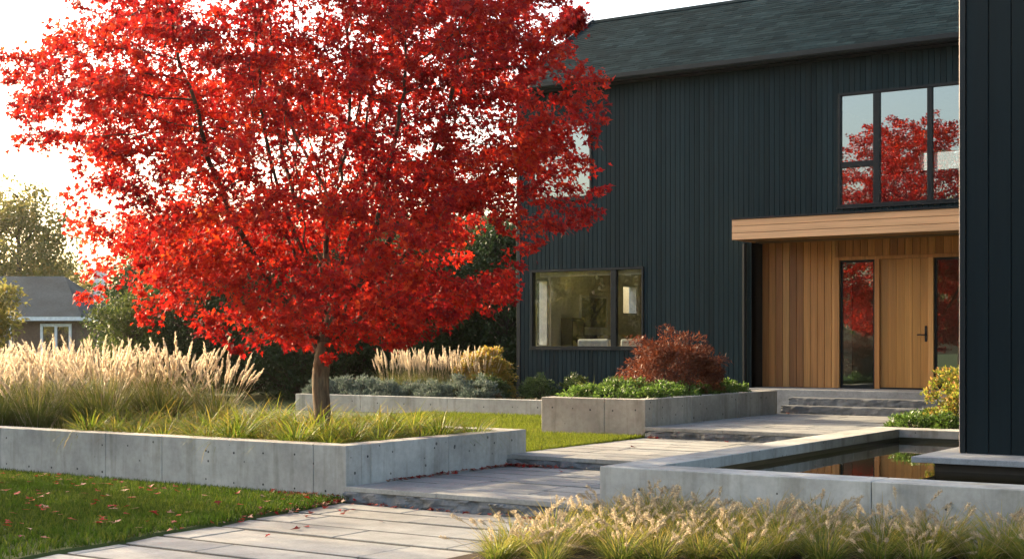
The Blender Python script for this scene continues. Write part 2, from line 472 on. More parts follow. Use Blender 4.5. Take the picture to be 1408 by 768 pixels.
tag(mb.build('rear_lawn', m_lawn), kind='structure')
mb = MB(); mb.box(-6.40, 4, 2, 11.39, -.03, .02)
tag(mb.build('planting_bed', m_soil), kind='structure')
mb = MB(); mb.box(-19.58, -11.45, 21.5, 23.9, .1, .50)
tag(mb.build('rear_planting_bed', m_soil), kind='structure')
mb = MB(); mb.box(-6.66, -4.4, 18.93, 23.0, .1, .455)
tag(mb.build('porch_planting_bed', m_soil), kind='structure')

def blade_field(name, n, sampler, h, w, mat):
    P = sampler(n)
    n = len(P)
    az = rng.uniform(0, 2*pi, n)
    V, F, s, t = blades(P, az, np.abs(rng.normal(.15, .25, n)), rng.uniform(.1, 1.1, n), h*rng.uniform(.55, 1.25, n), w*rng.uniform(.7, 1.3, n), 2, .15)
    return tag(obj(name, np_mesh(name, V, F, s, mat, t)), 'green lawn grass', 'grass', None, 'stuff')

def front_s(n):
    y = 5 + 6.2*np.sqrt(rng.random(n)); x = rng.uniform(-18.5, -8.9, n)
    k = x < edge(y) + .05*np.sin(y*5) + .03*np.sin(y*17) + rng.normal(.015, .045, n)
    return np.stack([x[k], np.minimum(y[k], 11.2), np.full(k.sum(), .026)], 1)
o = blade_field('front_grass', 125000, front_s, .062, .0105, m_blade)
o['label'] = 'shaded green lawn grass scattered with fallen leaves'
def rear_s(n):
    x = -9.66 - 6.5*rng.random(n)**1.4; y = rng.uniform(14.65, 21.25, n)
    k = ~((x > -11.45) & (y > 17.7))
    return np.stack([x[k], y[k], .275+.008*(y[k]-14.6)], 1)
o = blade_field('rear_grass', 120000, rear_s, .06, .008, m_blade_sunlit)
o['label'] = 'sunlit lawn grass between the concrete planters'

# ------------------------------------------------------------------ paving and steps
def pavers(mb, x0, x1, y0, y1, z, rows, gx=.008, gy=.022, lmin=.8, lmax=1.9, th=.05, left=None):
    y = y0; i = 0
    while y < y1 - .05:
        d = min(rows[i % len(rows)], y1 - y); i += 1
        if y1 - (y+d) < .12: d = y1 - y
        a = x0 if left is None else left(y+d/2)
        x = a
        first = True
        while x < x1 - .02:
            l = random.uniform(lmin, lmax)*(random.uniform(.3, 1) if first else 1); first = False
            if x1 - (x+l) < .35: l = x1 - x
            dz = random.uniform(-.003, .003)
            mb.box(x+gx/2, x+l-gx/2, y+gy/2, y+d-gy/2, z-th, z+dz)
            x += l
        y += d

def rock_riser(name, x0, x1, y, z0, z1, depth, amp=.02, mat=None):
    """split-faced stone riser with a smooth top edge"""
    nx, nz = int((x1-x0)/.035), 7
    xs = np.linspace(x0, x1, nx+1); zs = np.linspace(z0, z1, nz+1)
    ph = rng.uniform(0, 6, 12)
    g = rng.normal(0, 1, (nx+1, nz+1))
    for _ in range(2):
        g[1:-1, 1:-1] = (g[1:-1, 1:-1]*2+g[:-2, 1:-1]+g[2:, 1:-1]+g[1:-1, :-2]+g[1:-1, 2:])/6
    mb = MB(); vs = []
    for i, x in enumerate(xs):
        for k, zz in enumerate(zs):
            e = 1 if 0 < k < nz else (.15 if k == nz else .6)
            dy = amp*e*(1.6*g[i, k] + .6*sin(x*7+ph[0]+zz*20) + .5*sin(x*17+ph[1]))
            if k == nz: dy = amp*.25*sin(x*9+ph[2])
            vs.append((x, y + dy - (.0 if k == nz else .004), zz))
    W = nz+1
    fs = [(i*W+k, (i+1)*W+k, (i+1)*W+k+1, i*W+k+1) for i in range(nx) for k in range(nz)]
    b = len(vs)
    vs += [(x, y+depth, z1) for x in xs]
    fs += [(i*W+nz, (i+1)*W+nz, b+i+1, b+i) for i in range(nx)]
    mb.add(vs, fs)
    return mb

# lower path
mb = MB(); mb.box(-10.0, -6.37, 2, 11.2, -.037, -.007)
tag(mb.build('path_joint_gravel', m_gravel), kind='structure')
mb = MB(); pavers(mb, -9.7, -6.42, 2.5, 11.18, 0, [.62, .5, .72, .55], .014, .075, 1.0, 2.0, .05, lambda y: edge(y)-.25)
tag(mb.build('path', m_paver, bevel=.006), kind='structure')
# steps and landings
def landing(name, x0, x1, y0, y1, z, zlow, rows, lm=(.6, 1.4)):
    mb = MB(); mb.box(x0+.01, x1-.01, y0+.12, y1, zlow-.05, z-.007)
    tag(mb.build('landing_base', m_gravel), kind='structure')
    r = rock_riser('step', x0, x1, y0, zlow-.03, z-.045, .1)
    tag(r.build('step_riser', m_rock), kind='structure')
    mb = MB()
    x = x0
    while x < x1-.02:
        l = random.uniform(1.1, 1.6)
        if x1-(x+l) < .5: l = x1-x
        mb.box(x+.002, x+l-.002, y0-.012, y0+.40, z-.05, z)
        x += l
    pavers(mb, x0, x1, y0+.40, y1, z, rows, .014, .055, lm[0], lm[1], .045)
    return tag(mb.build('paving', m_paver, bevel=.006), kind='structure')
landing('first', XL+.03, XR-.005, 11.2, 14.22, Z1, 0, [.42, .5, .36, .46])
landing('second', XL-.02, XR-.005, 14.20, 17.74, Z2, Z1, [.4, .52, .36, .45])
landing('third', XL-.03, -6.68, 17.72, 22.5, Z3, Z2, [.45, .38, .5])
# porch steps
for k in range(2):
    y0 = 22.5+.35*k; z = Z3+.1267*(k+1)
    mb = rock_riser('s', -9.67, -6.15, y0, z-.13, z-.0, .4, .006)
    mb.box(-9.66, -6.16, y0+.06, 23.3, z-.13, z-.003)
    tag(mb.build('porch_step', m_rock), kind='structure')
mb = MB(); mb.box(-10.75, -5.6, 23.2, 24.36, .3, ZP)
tag(mb.build('porch_floor', m_stepstone, bevel=.01), kind='structure')

# ------------------------------------------------------------------ concrete planters and walls
def holes(mb, face, a0, a1, z0, z1, n, c, zlev=(.2, .78)):
    """tie holes on a wall face; face 'y' (fixed y=c) or 'x' (fixed x=c, facing +x)"""
    for i in range(n):
        a = a0 + (a1-a0)*(i+.5)/n + random.uniform(-.04, .04)
        for t in zlev:
            if random.random() < .15: continue
            z = z0 + (z1-z0)*t + random.uniform(-.02, .02); r = random.uniform(.010, .015)
            pts = [(r*cos(2*pi*k/10), r*sin(2*pi*k/10)) for k in range(10)]
            if face == 'y': mb.poly([(a+p[0], c-.0015, z+p[1]) for p in pts], 1)
            else: mb.poly([(c+.0015, a+p[0], z+p[1]) for p in pts], 1)

def wall_x(mb, x0, x1, y0, y1, z0, z1, joints):
    xs = [x0] + sorted(joints) + [x1]
    for a, b in zip(xs[:-1], xs[1:]): mb.box(a+.003, b-.003, y0, y1, z0, z1)
def wall_y(mb, x0, x1, y0, y1, z0, z1, joints):
    ys = [y0] + sorted(joints) + [y1]
    for a, b in zip(ys[:-1], ys[1:]): mb.box(x0, x1, a+.003, b-.003, z0, z1)

P1 = empty('planter', (-9.62, 11.22, 0), 'long grey concrete planter holding the red maple and tall grasses', 'planter')
zt = .58
mb = MB()
wall_x(mb, -21, -9.62, 11.22, 11.47, -.1, zt, [-13.33, -12.37, -10.07, -15.3, -17.6, -19.6])
wall_y(mb, -9.87, -9.62, 11.47, 14.6, -.1, zt, [11.62, 13.0])
wall_x(mb, -21, -9.87, 14.35, 14.6, -.1, zt, [-13, -16, -19])
wall_y(mb, -21, -20.75, 11.473, 14.347, -.1, zt, [])
holes(mb, 'y', -18, -9.7, 0, zt, 19, 11.22)
holes(mb, 'x', 11.4, 14.5, .1, zt, 8, -9.62, (.75,))
mb.build('wall', [m_concrete, m_hole], P1, bevel=.008)
mb = MB(); mb.box(-20.74, -9.88, 11.48, 14.34, 0, .47); mb.build('soil', m_soil, P1)

P2 = empty('planter', (-9.68, 17.72, 0), 'buff concrete planter beside the terrace holding the copper shrub', 'planter')
zt2 = .838
mb = MB()
wall_x(mb, -11.43, -9.68, 17.75, 17.98, .1, zt2, [-10.35])
wall_y(mb, -9.91, -9.68, 17.98, 22.38, .1, zt2, [19.2, 20.8])
wall_y(mb, -11.43, -11.2, 17.98, 22.38, .1, zt2, [20.2])
wall_x(mb, -11.19, -9.92, 22.15, 22.38, .1, zt2-.002, [])
holes(mb, 'y', -11.4, -9.7, .3, zt2, 5, 17.75, (.72,))
holes(mb, 'x', 18, 22.2, .45, zt2, 7, -9.68, (.7,))
mb.build('wall', [m_concretew, m_hole], P2, bevel=.008)
mb = MB(); mb.box(-11.19, -9.92, 17.99, 22.14, .2, .75); mb.build('soil', m_soil, P2)

mb = MB(); wall_x(mb, -19.6, -11.44, 21.3, 21.5, .1, .615, [-17.9, -15.8, -13.6])
holes(mb, 'y', -19, -11.6, .33, .61, 12, 21.3, (.55,))
tag(mb.build('garden_wall', [m_concrete, m_hole], bevel=.008), 'low concrete wall across the lawn in front of the lavender bed', 'wall')

# pond
PD = empty('pond', (-6.7, 11.4, 0), 'raised concrete pond with dark still water in front of the black wing', 'pond')
zc = .5
mb = MB()
wall_x(mb, -6.7, 3, 11.4, 11.83, -.1, zc, [-4.1, -1.5])
wall_y(mb, -6.7, -6.27, 11.83, 18.9, -.1, zc, [14.4, 16.8])
wall_x(mb, -6.27, -4.39, 18.47, 18.9, -.1, zc, [])
holes(mb, 'y', -6.6, -1.5, 0, zc, 9, 11.4, (.62,))
mb.build('basin_wall', [m_concrete, m_hole], PD, bevel=.008)
mb = MB(); mb.box(-6.268, 2.9, 11.832, 18.468, -.02, .0); mb.build('basin_floor', m_dark, PD)
mb = MB()
mb.box(-6.268, -6.262, 11.84, 18.46, .3, .395); mb.box(-6.26, -4.45, 18.462, 18.468, .3, .395)
mb.build('water_line', M_plain('wet algae band', (.025, .025, .012), .3), PD)
mb = MB(); mb.poly([(-6.268,11.832,.345),(2.9,11.832,.345),(2.9,18.468,.345),(-6.268,18.468,.345)])
tag(mb.build('water', m_water), kind='structure')

# ------------------------------------------------------------------ house
H = empty('house', (-15.92, 23.85, .3), 'two storey black timber house with slate roof and cedar entrance', 'house')
YW = 23.85; ZE = 6.64
OPEN = [(-15.62, -13.03, 1.52, 3.09), (-15.62, -14.18, 4.46, 6.0), (-9.18, -6.55, 4.0, 6.0), (-10.82, -6.0, .2, 3.46)]

def cut(a, b, lo, hi, opens):
    iv = [(lo, hi)]
    for (x0, x1, z0, z1) in opens:
        if x0 < b-1e-6 and x1 > a+1e-6:
            n = []
            for (p, q) in iv:
                if z1 <= p or z0 >= q: n.append((p, q)); continue
                if z0 > p: n.append((p, z0))
                if z1 < q: n.append((z1, q))
            iv = n
    return iv

def wall_open(mb, x0, x1, z0, z1, y0, y1, opens):
    xs = sorted({x0, x1, *[max(x0, min(x1, o[0])) for o in opens], *[max(x0, min(x1, o[1])) for o in opens]})
    for a, b in zip(xs[:-1], xs[1:]):
        if b-a < 1e-4: continue
        for p, q in cut(a, b, z0, z1, opens): mb.box(a, b, y0, y1, p, q)

def clad(mb, x0, x1, z0, z1, yf, w, opens, gap=.007, th=.022, bv=.004):
    n = round((x1-x0)/w); w = (x1-x0)/n
    for i in range(n):
        a, b = x0+i*w, x0+(i+1)*w
        cs = sorted({a, b, *[v for o in opens for v in o[:2] if a+.004 < v < b-.004]})
        for p, q in zip(cs[:-1], cs[1:]):
            l = p + (gap/2 if p == a else 0); r = q - (gap/2 if q == b else 0)
            for s, t in cut(p, q, z0, z1, opens):
                j = random.uniform(-.0012, .0012)
                mb.prism([(l, yf+th), (l, yf+bv+j), (l+bv, yf+j), (r-bv, yf+j), (r, yf+bv+j), (r, yf+th)], 'z', s, t)

mb = MB(); wall_open(mb, -15.92, 2, .3, ZE, YW+.022, YW+.2, OPEN)
wall_open(mb, -15.92, 2, .3, ZE, 30.0, 30.2, [(-9.73, -9.52, 5.1, 5.72), (-9.44, -8.2, 5.1, 5.72)])
# gable side with its own windows
SIDE = [(24.2, 24.68, 1.54, 2.95), (27.75, 28.45, 2.25, 2.95)]
ysx = sorted({YW+.2, 30.0, *[v for s in SIDE for v in s[:2]]})
for a, b in zip(ysx[:-1], ysx[1:]):
    for p, q in cut(a, b, .3, ZE, SIDE): mb.box(-15.9, -15.74, a, b, p, q)
mb.prism([(YW+.022, ZE), (30.2, ZE), (27.02, 8.45)], 'x', -15.91, -15.75)
mb.build('wall', m_trim, H)
mb = MB(); clad(mb, -15.86, 2, .3, ZE, YW, .1, OPEN)
mb.build('cladding', m_black, H)
mb = MB(); mb.box(-15.945, -15.86, YW-.012, YW+.06, .3, ZE); mb.build('corner_trim', m_trim, H, bevel=.004)
# roof: courses of separate shingles
RF = MB()
p0 = np.array([0, 23.60, 6.74]); p1 = np.array([0, 27.02, 8.70]); L = np.linalg.norm(p1-p0); u = (p1-p0)/L; nrm = np.array([0, -u[2], u[1]])
def slope(mb, x0, x1, p0, u, nrm, L, exp=.135, tab=.30):
    k = 0; s = 0.0
    while s < L-.02:
        x = x0 - random.uniform(0, tab)
        while x < x1:
            w = tab*random.choice((.55, .75, 1, 1, 1.25))
            a, b = max(x0, x), min(x1, x+w); x += w
            if b-a < .01: continue
            t = random.uniform(.007, .012)
            e = min(exp+.02, L-s); dn = random.choice((0, 0, 0, .014))
            q = [p0+u*(s-dn), p0+u*(s+e)]
            pts = [q[0]-nrm*.004, q[0]+nrm*t, q[1]+nrm*.005, q[1]-nrm*.004]
            vs = [(a+.002, p[1], p[2]) for p in pts] + [(b-.002, p[1], p[2]) for p in pts]
            mb.add(vs, [(0,1,2,3), (7,6,5,4), (0,4,5,1), (1,5,6,2), (2,6,7,3), (3,7,4,0)])
        s += exp; k += 1
slope(RF, -16.02, 2.2, p0, u, nrm, L)
pb0 = np.array([0, 30.44, 6.74]); ub = np.array([0, -u[1], u[2]]); nb = np.array([0, u[2], u[1]])
RB = [(-16.02,30.44,6.74),(2.2,30.44,6.74),(2.2,27.02,8.70),(-16.02,27.02,8.70)]
RF.poly(RB)
RF.prism([(23.6, 6.725), (23.6, 6.735), (27.02, 8.69), (30.44, 6.735), (30.44, 6.725), (27.02, 8.67)], 'x', -16.01, 2.19)
roof = RF.build('roof', m_roof, H)
mb = MB(); mb.prism([(26.86, 8.60), (26.86, 8.64), (27.02, 8.735), (27.18, 8.64), (27.18, 8.60), (27.02, 8.70)], 'x', -16.03, 2.2); mb.build('ridge_cap', m_roof, roof)
mb = MB(); mb.prism([(23.60, 6.61), (23.46, 6.61), (23.43, 6.655), (23.43, 6.735), (23.445, 6.735), (23.46, 6.72), (23.60, 6.72)], 'x', -16.03, 2.2); mb.build('gutter', m_frame, roof)
mb = MB(); mb.box(-16.02, 2.1, 23.605, YW+.02, 6.60, 6.64); mb.build('eave_board', m_frame, roof)
mb = MB(); mb.prism([(23.5, 6.60), (23.5, 6.76), (27.02, 8.76), (30.5, 6.76), (30.5, 6.60), (27.02, 8.56)], 'x', -16.06, -16.025); mb.build('verge_board', m_frame, roof)

def window(x0, x1, z0, z1, mull, glass, y=YW, transoms=(), fw=.045, trim=True):
    """a framed window; mull: list of (x0,x1) mullions; transoms: (x0,x1,z0,z1)"""
    m = MB()
    ya, yb = y-.018, y+.10
    m.box(x0, x1, ya, yb, z1-fw, z1); m.box(x0, x1, ya, yb, z0, z0+fw)
    m.box(x0, x0+fw, ya, yb, z0+fw, z1-fw); m.box(x1-fw, x1, ya, yb, z0+fw, z1-fw)
    w = m.build('window', m_frame, H, bevel=.004)
    m = MB()
    for a, b in mull: m.box(a, b, ya+.008, yb-.008, z0+fw, z1-fw)
    for a, b, c, d in transoms: m.box(a, b, ya+.008, yb-.008, c, d)
    if mull: m.build('mullion', m_frame, w, bevel=.003)
    xs = [x0+fw] + [v for a in mull for v in a] + [x1-fw]
    for a, b in zip(xs[0::2], xs[1::2]):
        zz = [z0+fw, z1-fw]
        for t in transoms:
            if t[0] < b-.01 and t[1] > a+.01: zz = [z0+fw, t[2], t[3], z1-fw]
        for c, d in zip(zz[0::2], zz[1::2]):
            g = MB(); yy = y+.035+random.uniform(-.002, .002); tl = random.uniform(-.003, .003)
            g.add([(a-.01, yy, c-.01), (b+.01, yy+tl, c-.01), (b+.01, yy+tl, d+.01), (a-.01, yy, d+.01)], [(0,1,2,3)])
            g.build('pane', glass, w)
    if trim:
        m = MB(); m.box(x0-.03, x1+.03, y-.035, y-.001, z0-.03, z0-.002); m.build('sill', m_trim, w)
    return w
window(-15.61, -13.04, 1.525, 3.085, [(-13.765, -13.645)], m_glass_low)['label'] = 'wide ground floor living room window'
window(-15.61, -14.19, 4.465, 5.995, [], m_glass_up)['label'] = 'upper window half hidden by the red maple'
window(-9.175, -6.56, 4.005, 5.995, [(-8.545, -8.43), (-7.605, -7.52)], m_glass_up, transoms=[(-9.14, -8.545, 4.69, 4.79)])['label'] = 'upper window of four panes above the cedar canopy'
# side and rear windows of the house, seen through the rooms
def side_window(y0, y1, z0, z1):
    m = MB(); f = .05
    for a, b, c, d in ((y0, y1, z1-f, z1), (y0, y1, z0, z0+f), (y0, y0+f, z0+f, z1-f), (y1-f, y1, z0+f, z1-f)): m.box(-15.91, -15.72, a, b, c, d)
    w = m.build('window', m_white, H)
    g = MB(); g.poly([(-15.85, y0+.04, z0+.04), (-15.85, y1-.04, z0+.04), (-15.85, y1-.04, z1-.04), (-15.85, y0+.04, z1-.04)]); g.build('pane', m_glass_low, w)
    return w
side_window(24.2, 24.68, 1.54, 2.95); side_window(27.75, 28.45, 2.25, 2.95)
for a, b in ((-9.73, -9.52), (-9.44, -8.2)):
    g = MB(); f = .03
    for p, q, c, d in ((a, b, 5.69, 5.72), (a, b, 5.1, 5.13), (a, a+f, 5.13, 5.69), (b-f, b, 5.13, 5.69)): g.box(p, q, 29.99, 30.21, c, d)
    w = g.build('window', m_white, H)
    g = MB(); g.poly([(a+.02, 30.1, 5.12), (b-.02, 30.1, 5.12), (b-.02, 30.1, 5.7), (a+.02, 30.1, 5.7)]); g.build('pane', m_glass_low, w)
# rooms
mb = MB()
for a, b in zip(ysx[:-1], ysx[1:]):
    for p, q in cut(a, b, .85, 3.5, SIDE): mb.box(-15.735, -15.70, a, b, p, q)
mb.box(-15.70, -11.2, 29.4, 29.5, .85, 3.5); mb.box(-11.3, -11.2, 24.06, 29.4, .85, 3.5)
mb.box(-15.70, -11.31, 24.06, 29.4, 3.3, 3.4)
mb.box(-15.7, -15.66, 24.69, 24.92, .85, 3.29)
wall_open(mb, -15.70, -11.31, .85, 3.3, 24.052, 24.07, [OPEN[0]])
# upper floor rooms
wall_open(mb, -15.70, -4, 3.95, 6.5, 29.95, 29.985, [(-9.73, -9.52, 5.1, 5.72), (-9.44, -8.2, 5.1, 5.72)])
mb.box(-15.7, -4, 24.06, 29.94, 6.5, 6.58); mb.box(-11.0, -10.9, 24.06, 29.94, 3.95, 6.49); mb.box(-4.1, -4.0, 24.06, 29.94, 3.95, 6.49)
mb.box(-15.735, -15.7, 24.06, 29.94, 3.95, 6.49)
# hall behind the door
mb.box(-11.1, -11.0, 24.5, 29.4, .83, 3.5); mb.box(-10.99, -5, 29.4, 29.5, .83, 3.5); mb.box(-10.99, -5, 24.5, 29.39, 3.3, 3.4)
mb.build('inner_wall', m_plaster, H)
mb = MB(); mb.box(-15.7, -11.31, 24.06, 29.4, .75, .85); mb.box(-10.99, -5, 24.42, 29.39, .73, .829); mb.box(-15.7, -4, 24.06, 29.94, 3.8, 3.94)
mb.build('inner_floor', m_floor, H)
mb = MB(); mb.box(-15.54, -13.1, 24.08, 24.17, 2.955, 3.06); mb.build('roller_blind', m_white, H)
# cedar niche
YD = 24.3
nb_open = [(-9.40, -6.0, .83, 3.165)]
mb = MB(); mb.box(-10.82, -6.0, YD+.022, YD+.06, 3.165, 3.6); mb.box(-10.82, -9.40, YD+.022, YD+.06, .84, 3.165); mb.build('niche_backing', m_dark, H)
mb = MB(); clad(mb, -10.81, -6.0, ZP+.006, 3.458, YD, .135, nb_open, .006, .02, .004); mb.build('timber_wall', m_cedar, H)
mb = MB(); mb.box(-10.86, -10.82, YW+.001, YD+.05, .3, 3.459); mb.build('reveal', m_trim, H)
mb = MB(); mb.box(-6.0, -5.95, YW+.001, YD+.05, .3, 3.459); mb.build('reveal', m_trim, H)
m = MB()
m.box(-9.40, -9.31, YD-.05, YD+.08, ZP+.004, 3.165); m.box(-9.31, -6.2, YD-.05, YD+.08, 3.10, 3.165)
m.box(-8.665, -8.575, YD-.05, YD+.08, ZP+.004, 3.10); m.box(-7.715, -7.625, YD-.05, YD+.08, ZP+.004, 3.10); m.box(-6.29, -6.2, YD-.05, YD+.08, ZP+.004, 3.10)
df = m.build('door_frame', m_cedar, H, bevel=.004)
for a, b in ((-9.31, -8.665), (-7.625, -6.29)):
    g = MB(); f = .04
    for p, q, c, d in ((a, b, ZP+.004, ZP+.06), (a, b, 3.06, 3.10), (a, a+f, ZP+.06, 3.06), (b-f, b, ZP+.06, 3.06)): g.box(p, q, YD+.0, YD+.05, c, d)
    w = g.build('sidelight', m_frame, H)
    g = MB(); g.poly([(a+.03, YD+.02, ZP+.05), (b-.03, YD+.02, ZP+.05), (b-.03, YD+.02, 3.07), (a+.03, YD+.02, 3.07)]); g.build('pane', m_glass_door, w)
mb = MB(); clad(mb, -8.572, -7.718, ZP+.03, 3.097, YD-.012, .142, [], .002, .05, .0015)
door = mb.build('door', m_door, H)
mb = MB(); mb.box(-8.57, -7.72, YD-.04, YD+.06, ZP+.004, ZP+.026); mb.build('threshold', m_frame, door)
mb = MB(); mb.box(-7.785, -7.745, YD-.024, YD-.0125, 1.66, 1.93); mb.box(-7.905, -7.752, YD-.075, YD-.055, 1.765, 1.787); mb.box(-7.775, -7.752, YD-.056, YD-.023, 1.765, 1.787)
mb.build('handle', m_frame, door, bevel=.003)
# canopy
m = MB()
zs = [3.44, 3.56, 3.68, 3.80]
for a, b in zip(zs[:-1], zs[1:]):
    m.prism([(22.905, a+.003), (22.90, a+.008), (22.90, b-.008), (22.905, b-.003), (22.93, b-.003), (22.93, a+.003)], 'x', -10.76, -5.6)
    m.box(-10.76, -10.735, 22.931, YW-.002, a+.003, b-.003)
can = m.build('canopy', m_cedarh, H)
m = MB(); m.box(-10.78, -5.58, 22.88, YW-.002, 3.802, 3.83); m.box(-10.73, -5.6, 22.935, YW-.004, 3.50, 3.795); m.build('canopy_capping', m_frame, can)
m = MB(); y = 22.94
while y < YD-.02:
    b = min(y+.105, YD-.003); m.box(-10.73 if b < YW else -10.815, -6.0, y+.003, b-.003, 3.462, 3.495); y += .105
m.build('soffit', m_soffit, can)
m = MB(); m.tube([(-10.93, YW-.055, .35), (-10.93, YW-.055, 3.44)], .038, 12); m.build('downpipe', m_frame, H, smooth=False)

# furniture of the rooms, each a thing
a = empty('armchair', (-14.5, 24.75, .85), 'pale armchair back just inside the living room window, the wider one', 'armchair')
def chair(a, w):
    x, y, z = a.location
    m = MB(); m.box(x-w/2, x+w/2, y-.35, y-.2, z+.15, z+.86); m.build('backrest', m_sofa, a, bevel=.04)
    m = MB(); m.box(x-w/2, x+w/2, y-.199, y+.4, z+.15, z+.42); m.build('seat', m_sofa, a, bevel=.04)
    for s in (-1, 1):
        m = MB(); m.box(x+s*w/2-.06, x+s*w/2+.06, y-.2, y+.4, z+.15, z+.6); m.build('armrest', m_sofa, a, bevel=.03)
    for s in (-1, 1):
        for q in (-.3, .33):
            m = MB(); m.box(x+s*(w/2-.08)-.02, x+s*(w/2-.08)+.02, y+q-.02, y+q+.02, z, z+.15); m.build('leg', m_dark, a)
chair(a, .72)
a = empty('armchair', (-13.62, 24.75, .85), 'pale armchair back behind the window mullion', 'armchair'); chair(a, .5)
pic = empty('picture', (-15.69, 26.4, 1.95), 'large dark picture hung on the living room wall', 'picture')
m = MB()
for a0, b0, c0, d0 in ((25.85, 27.0, 2.6, 2.65), (25.85, 27.0, 1.92, 1.97), (25.85, 25.9, 1.97, 2.6), (26.95, 27.0, 1.97, 2.6)): m.box(-15.695, -15.65, a0, b0, c0, d0)
m.build('frame', m_white, pic)
m = MB(); m.box(-15.69, -15.675, 25.9, 26.95, 1.97, 2.6); m.build('print', m_art, pic)
cab = empty('sideboard', (-15.4, 26.4, .85), 'low dark sideboard under the picture', 'sideboard')
m = MB(); m.box(-15.68, -15.2, 25.7, 27.2, 1.0, 1.8); m.build('body', m_dark, cab)
for yy in (25.75, 26.48):
    m = MB(); m.box(-15.199, -15.18, yy, yy+.68, 1.03, 1.77); m.build('door', m_dark, cab)
for yy in (25.75, 27.1):
    m = MB(); m.box(-15.6, -15.25, yy, yy+.05, .85, 1.0); m.build('leg', m_dark, cab)
shelf = empty('bookshelf', (-15.5, 25.35, .85), 'narrow dark shelf with two pale jars left of the picture', 'shelf')
m = MB()
for yy in (25.1, 25.56): m.box(-15.68, -15.4, yy, yy+.03, .85, 2.15)
for zz in (.9, 1.35, 1.73, 2.12): m.box(-15.68, -15.4, 25.131, 25.559, zz, zz+.03)
m.build('frame', m_dark, shelf)
for zz, l in ((1.381, 'pale jar on the lower shelf'), (1.761, 'pale jar on the upper shelf')):
    m = MB(); m.lathe([(.07, 0), (.11, .06), (.11, .22), (.06, .29), (.07, .31)], (-15.54, 25.33, zz), 16)
    tag(m.build('jar', M_plain('amber ceramic', (.55, .42, .2), .3), smooth=True), l, 'jar')
pl = empty('pendant_light', (-14.7, 25.0, 3.3), 'cluster of small white pendant bulbs in the living room', 'ceiling lamp')
m = MB(); m.lathe([(.05, -.02), (.05, 0)], (-14.7, 25.0, 3.3)); m.build('ceiling_rose', m_white, pl)
for k in range(7):
    x, y, z = -14.7+random.uniform(-.16, .16), 25.0+random.uniform(-.1, .1), 2.98-.05*k+random.uniform(-.03, .03)
    m = MB(); m.tube([(-14.7, 25.0, 3.28), (x, y, z+.05)], .003, 5); w = m.build('cord', m_dark, pl)
    m = MB(); m.lathe([(.012, .05), (.03, .025), (.034, 0), (.025, -.025), (.008, -.036)], (x, y, z), 10); m.build('bulb', m_white, w, smooth=True)
cab2 = empty('partition', (-9.6, 27.0, 3.94), 'grey low partition inside the upper room', 'partition')
m = MB(); m.box(-9.75, -7.6, 27.0, 27.12, 3.94, 4.9); m.build('panel', m_grey, cab2, bevel=.01)
m = MB(); m.box(-9.78, -7.57, 26.98, 27.14, 4.902, 4.93); m.build('cap', m_dark, cab2)

# ------------------------------------------------------------------ black wing on a stone ledge in the pond
W = empty('house_wing', (-4.37, 14.84, .5), 'tall black board clad wing rising from a stone ledge in the pond', 'building')
mb = MB(); mb.box(-4.33, 2.5, 14.865, 23.60, .502, 7.6); mb.build('wall', m_trim, W)
mb = MB(); clad(mb, -4.325, 2.5, .505, 7.6, 14.84, .225, [], .009, .024, .005); mb.build('cladding', m_blackwide, W)
mb = MB(); mb.box(-4.352, -4.33, 14.868, 23.6, .505, 7.6)
mb.box(-4.385, -4.333, 14.828, 14.866, .503, 7.6); mb.build('corner_post', m_frame, W)
mb = MB(); mb.prism([(-4.396, 14.868), (-4.396, 14.834), (-4.390, 14.824), (-4.386, 14.824), (-4.386, 14.868)], 'z', .503, 7.6); mb.build('corner_trim', m_alu, W)
mb = MB(); mb.box(-4.45, 2.6, 14.75, 23.7, 7.602, 7.72); mb.build('parapet_cap', m_frame, W)
mb = MB(); mb.box(-4.67, 3, 14.13, 18.46, .44, .5); mb.build('ledge', m_stepstone, W, bevel=.006)
mb = MB(); mb.box(-4.50, 2.9, 14.35, 18.44, 0.0, .439); mb.build('plinth', m_dark, W)

# ------------------------------------------------------------------ red maple: branches grown towards points in the crown
def crown_radius(z):
    zs = [1.5, 1.78, 2.05, 2.4, 3.0, 4.0, 4.7, 5.2, 5.8, 6.3, 6.8, 7.1, 7.35]
    rs = [.75, 1.7, 2.2, 2.5, 2.85, 3.2, 3.3, 3.15, 2.85, 2.3, 1.5, .7, .1]
    return np.interp(z, zs, rs, 0, 0)

def vnoise(P, f, seed):
    r = np.random.default_rng(seed); out = 0
    for _ in range(5):
        k = r.normal(0, 1, 3)*f; out = out + np.sin(P@k + r.uniform(0, 6.3))
    return out/3.2

def grow(attr, nodes, parent, step, infl, kill, iters, trop, axis):
    nodes = [np.array(n, float) for n in nodes]; parent = list(parent)
    A = attr.copy(); near = np.zeros(len(A), int); dist = np.full(len(A), 1e9)
    new = list(range(len(nodes)))
    tp = np.array(trop)
    for it in range(iters):
        for i in new:
            d = np.linalg.norm(A - nodes[i], axis=1); k = d < dist
            dist[k] = d[k]; near[k] = i
        keep = dist > kill
        A, near, dist = A[keep], near[keep], dist[keep]
        if not len(A): break
        act = dist < infl
        if not act.any(): break
        D = norm(A[act] - np.array(nodes)[near[act]])
        ids = near[act]; u = np.unique(ids); new = []
        acc = np.zeros((len(nodes), 3)); np.add.at(acc, ids, D)
        for i in u:
            o2 = nodes[i] - axis; o2[2] = 0
            d = acc[i]/(np.linalg.norm(acc[i])+1e-9) + tp + .18*o2/(np.linalg.norm(o2)+.3) + rng.normal(0, .08, 3)
            p = nodes[i] + step*d/(np.linalg.norm(d)+1e-9)
            nodes.append(p); parent.append(i); new.append(len(nodes)-1)
        if len(nodes) > 9000: break
    return np.array(nodes), parent

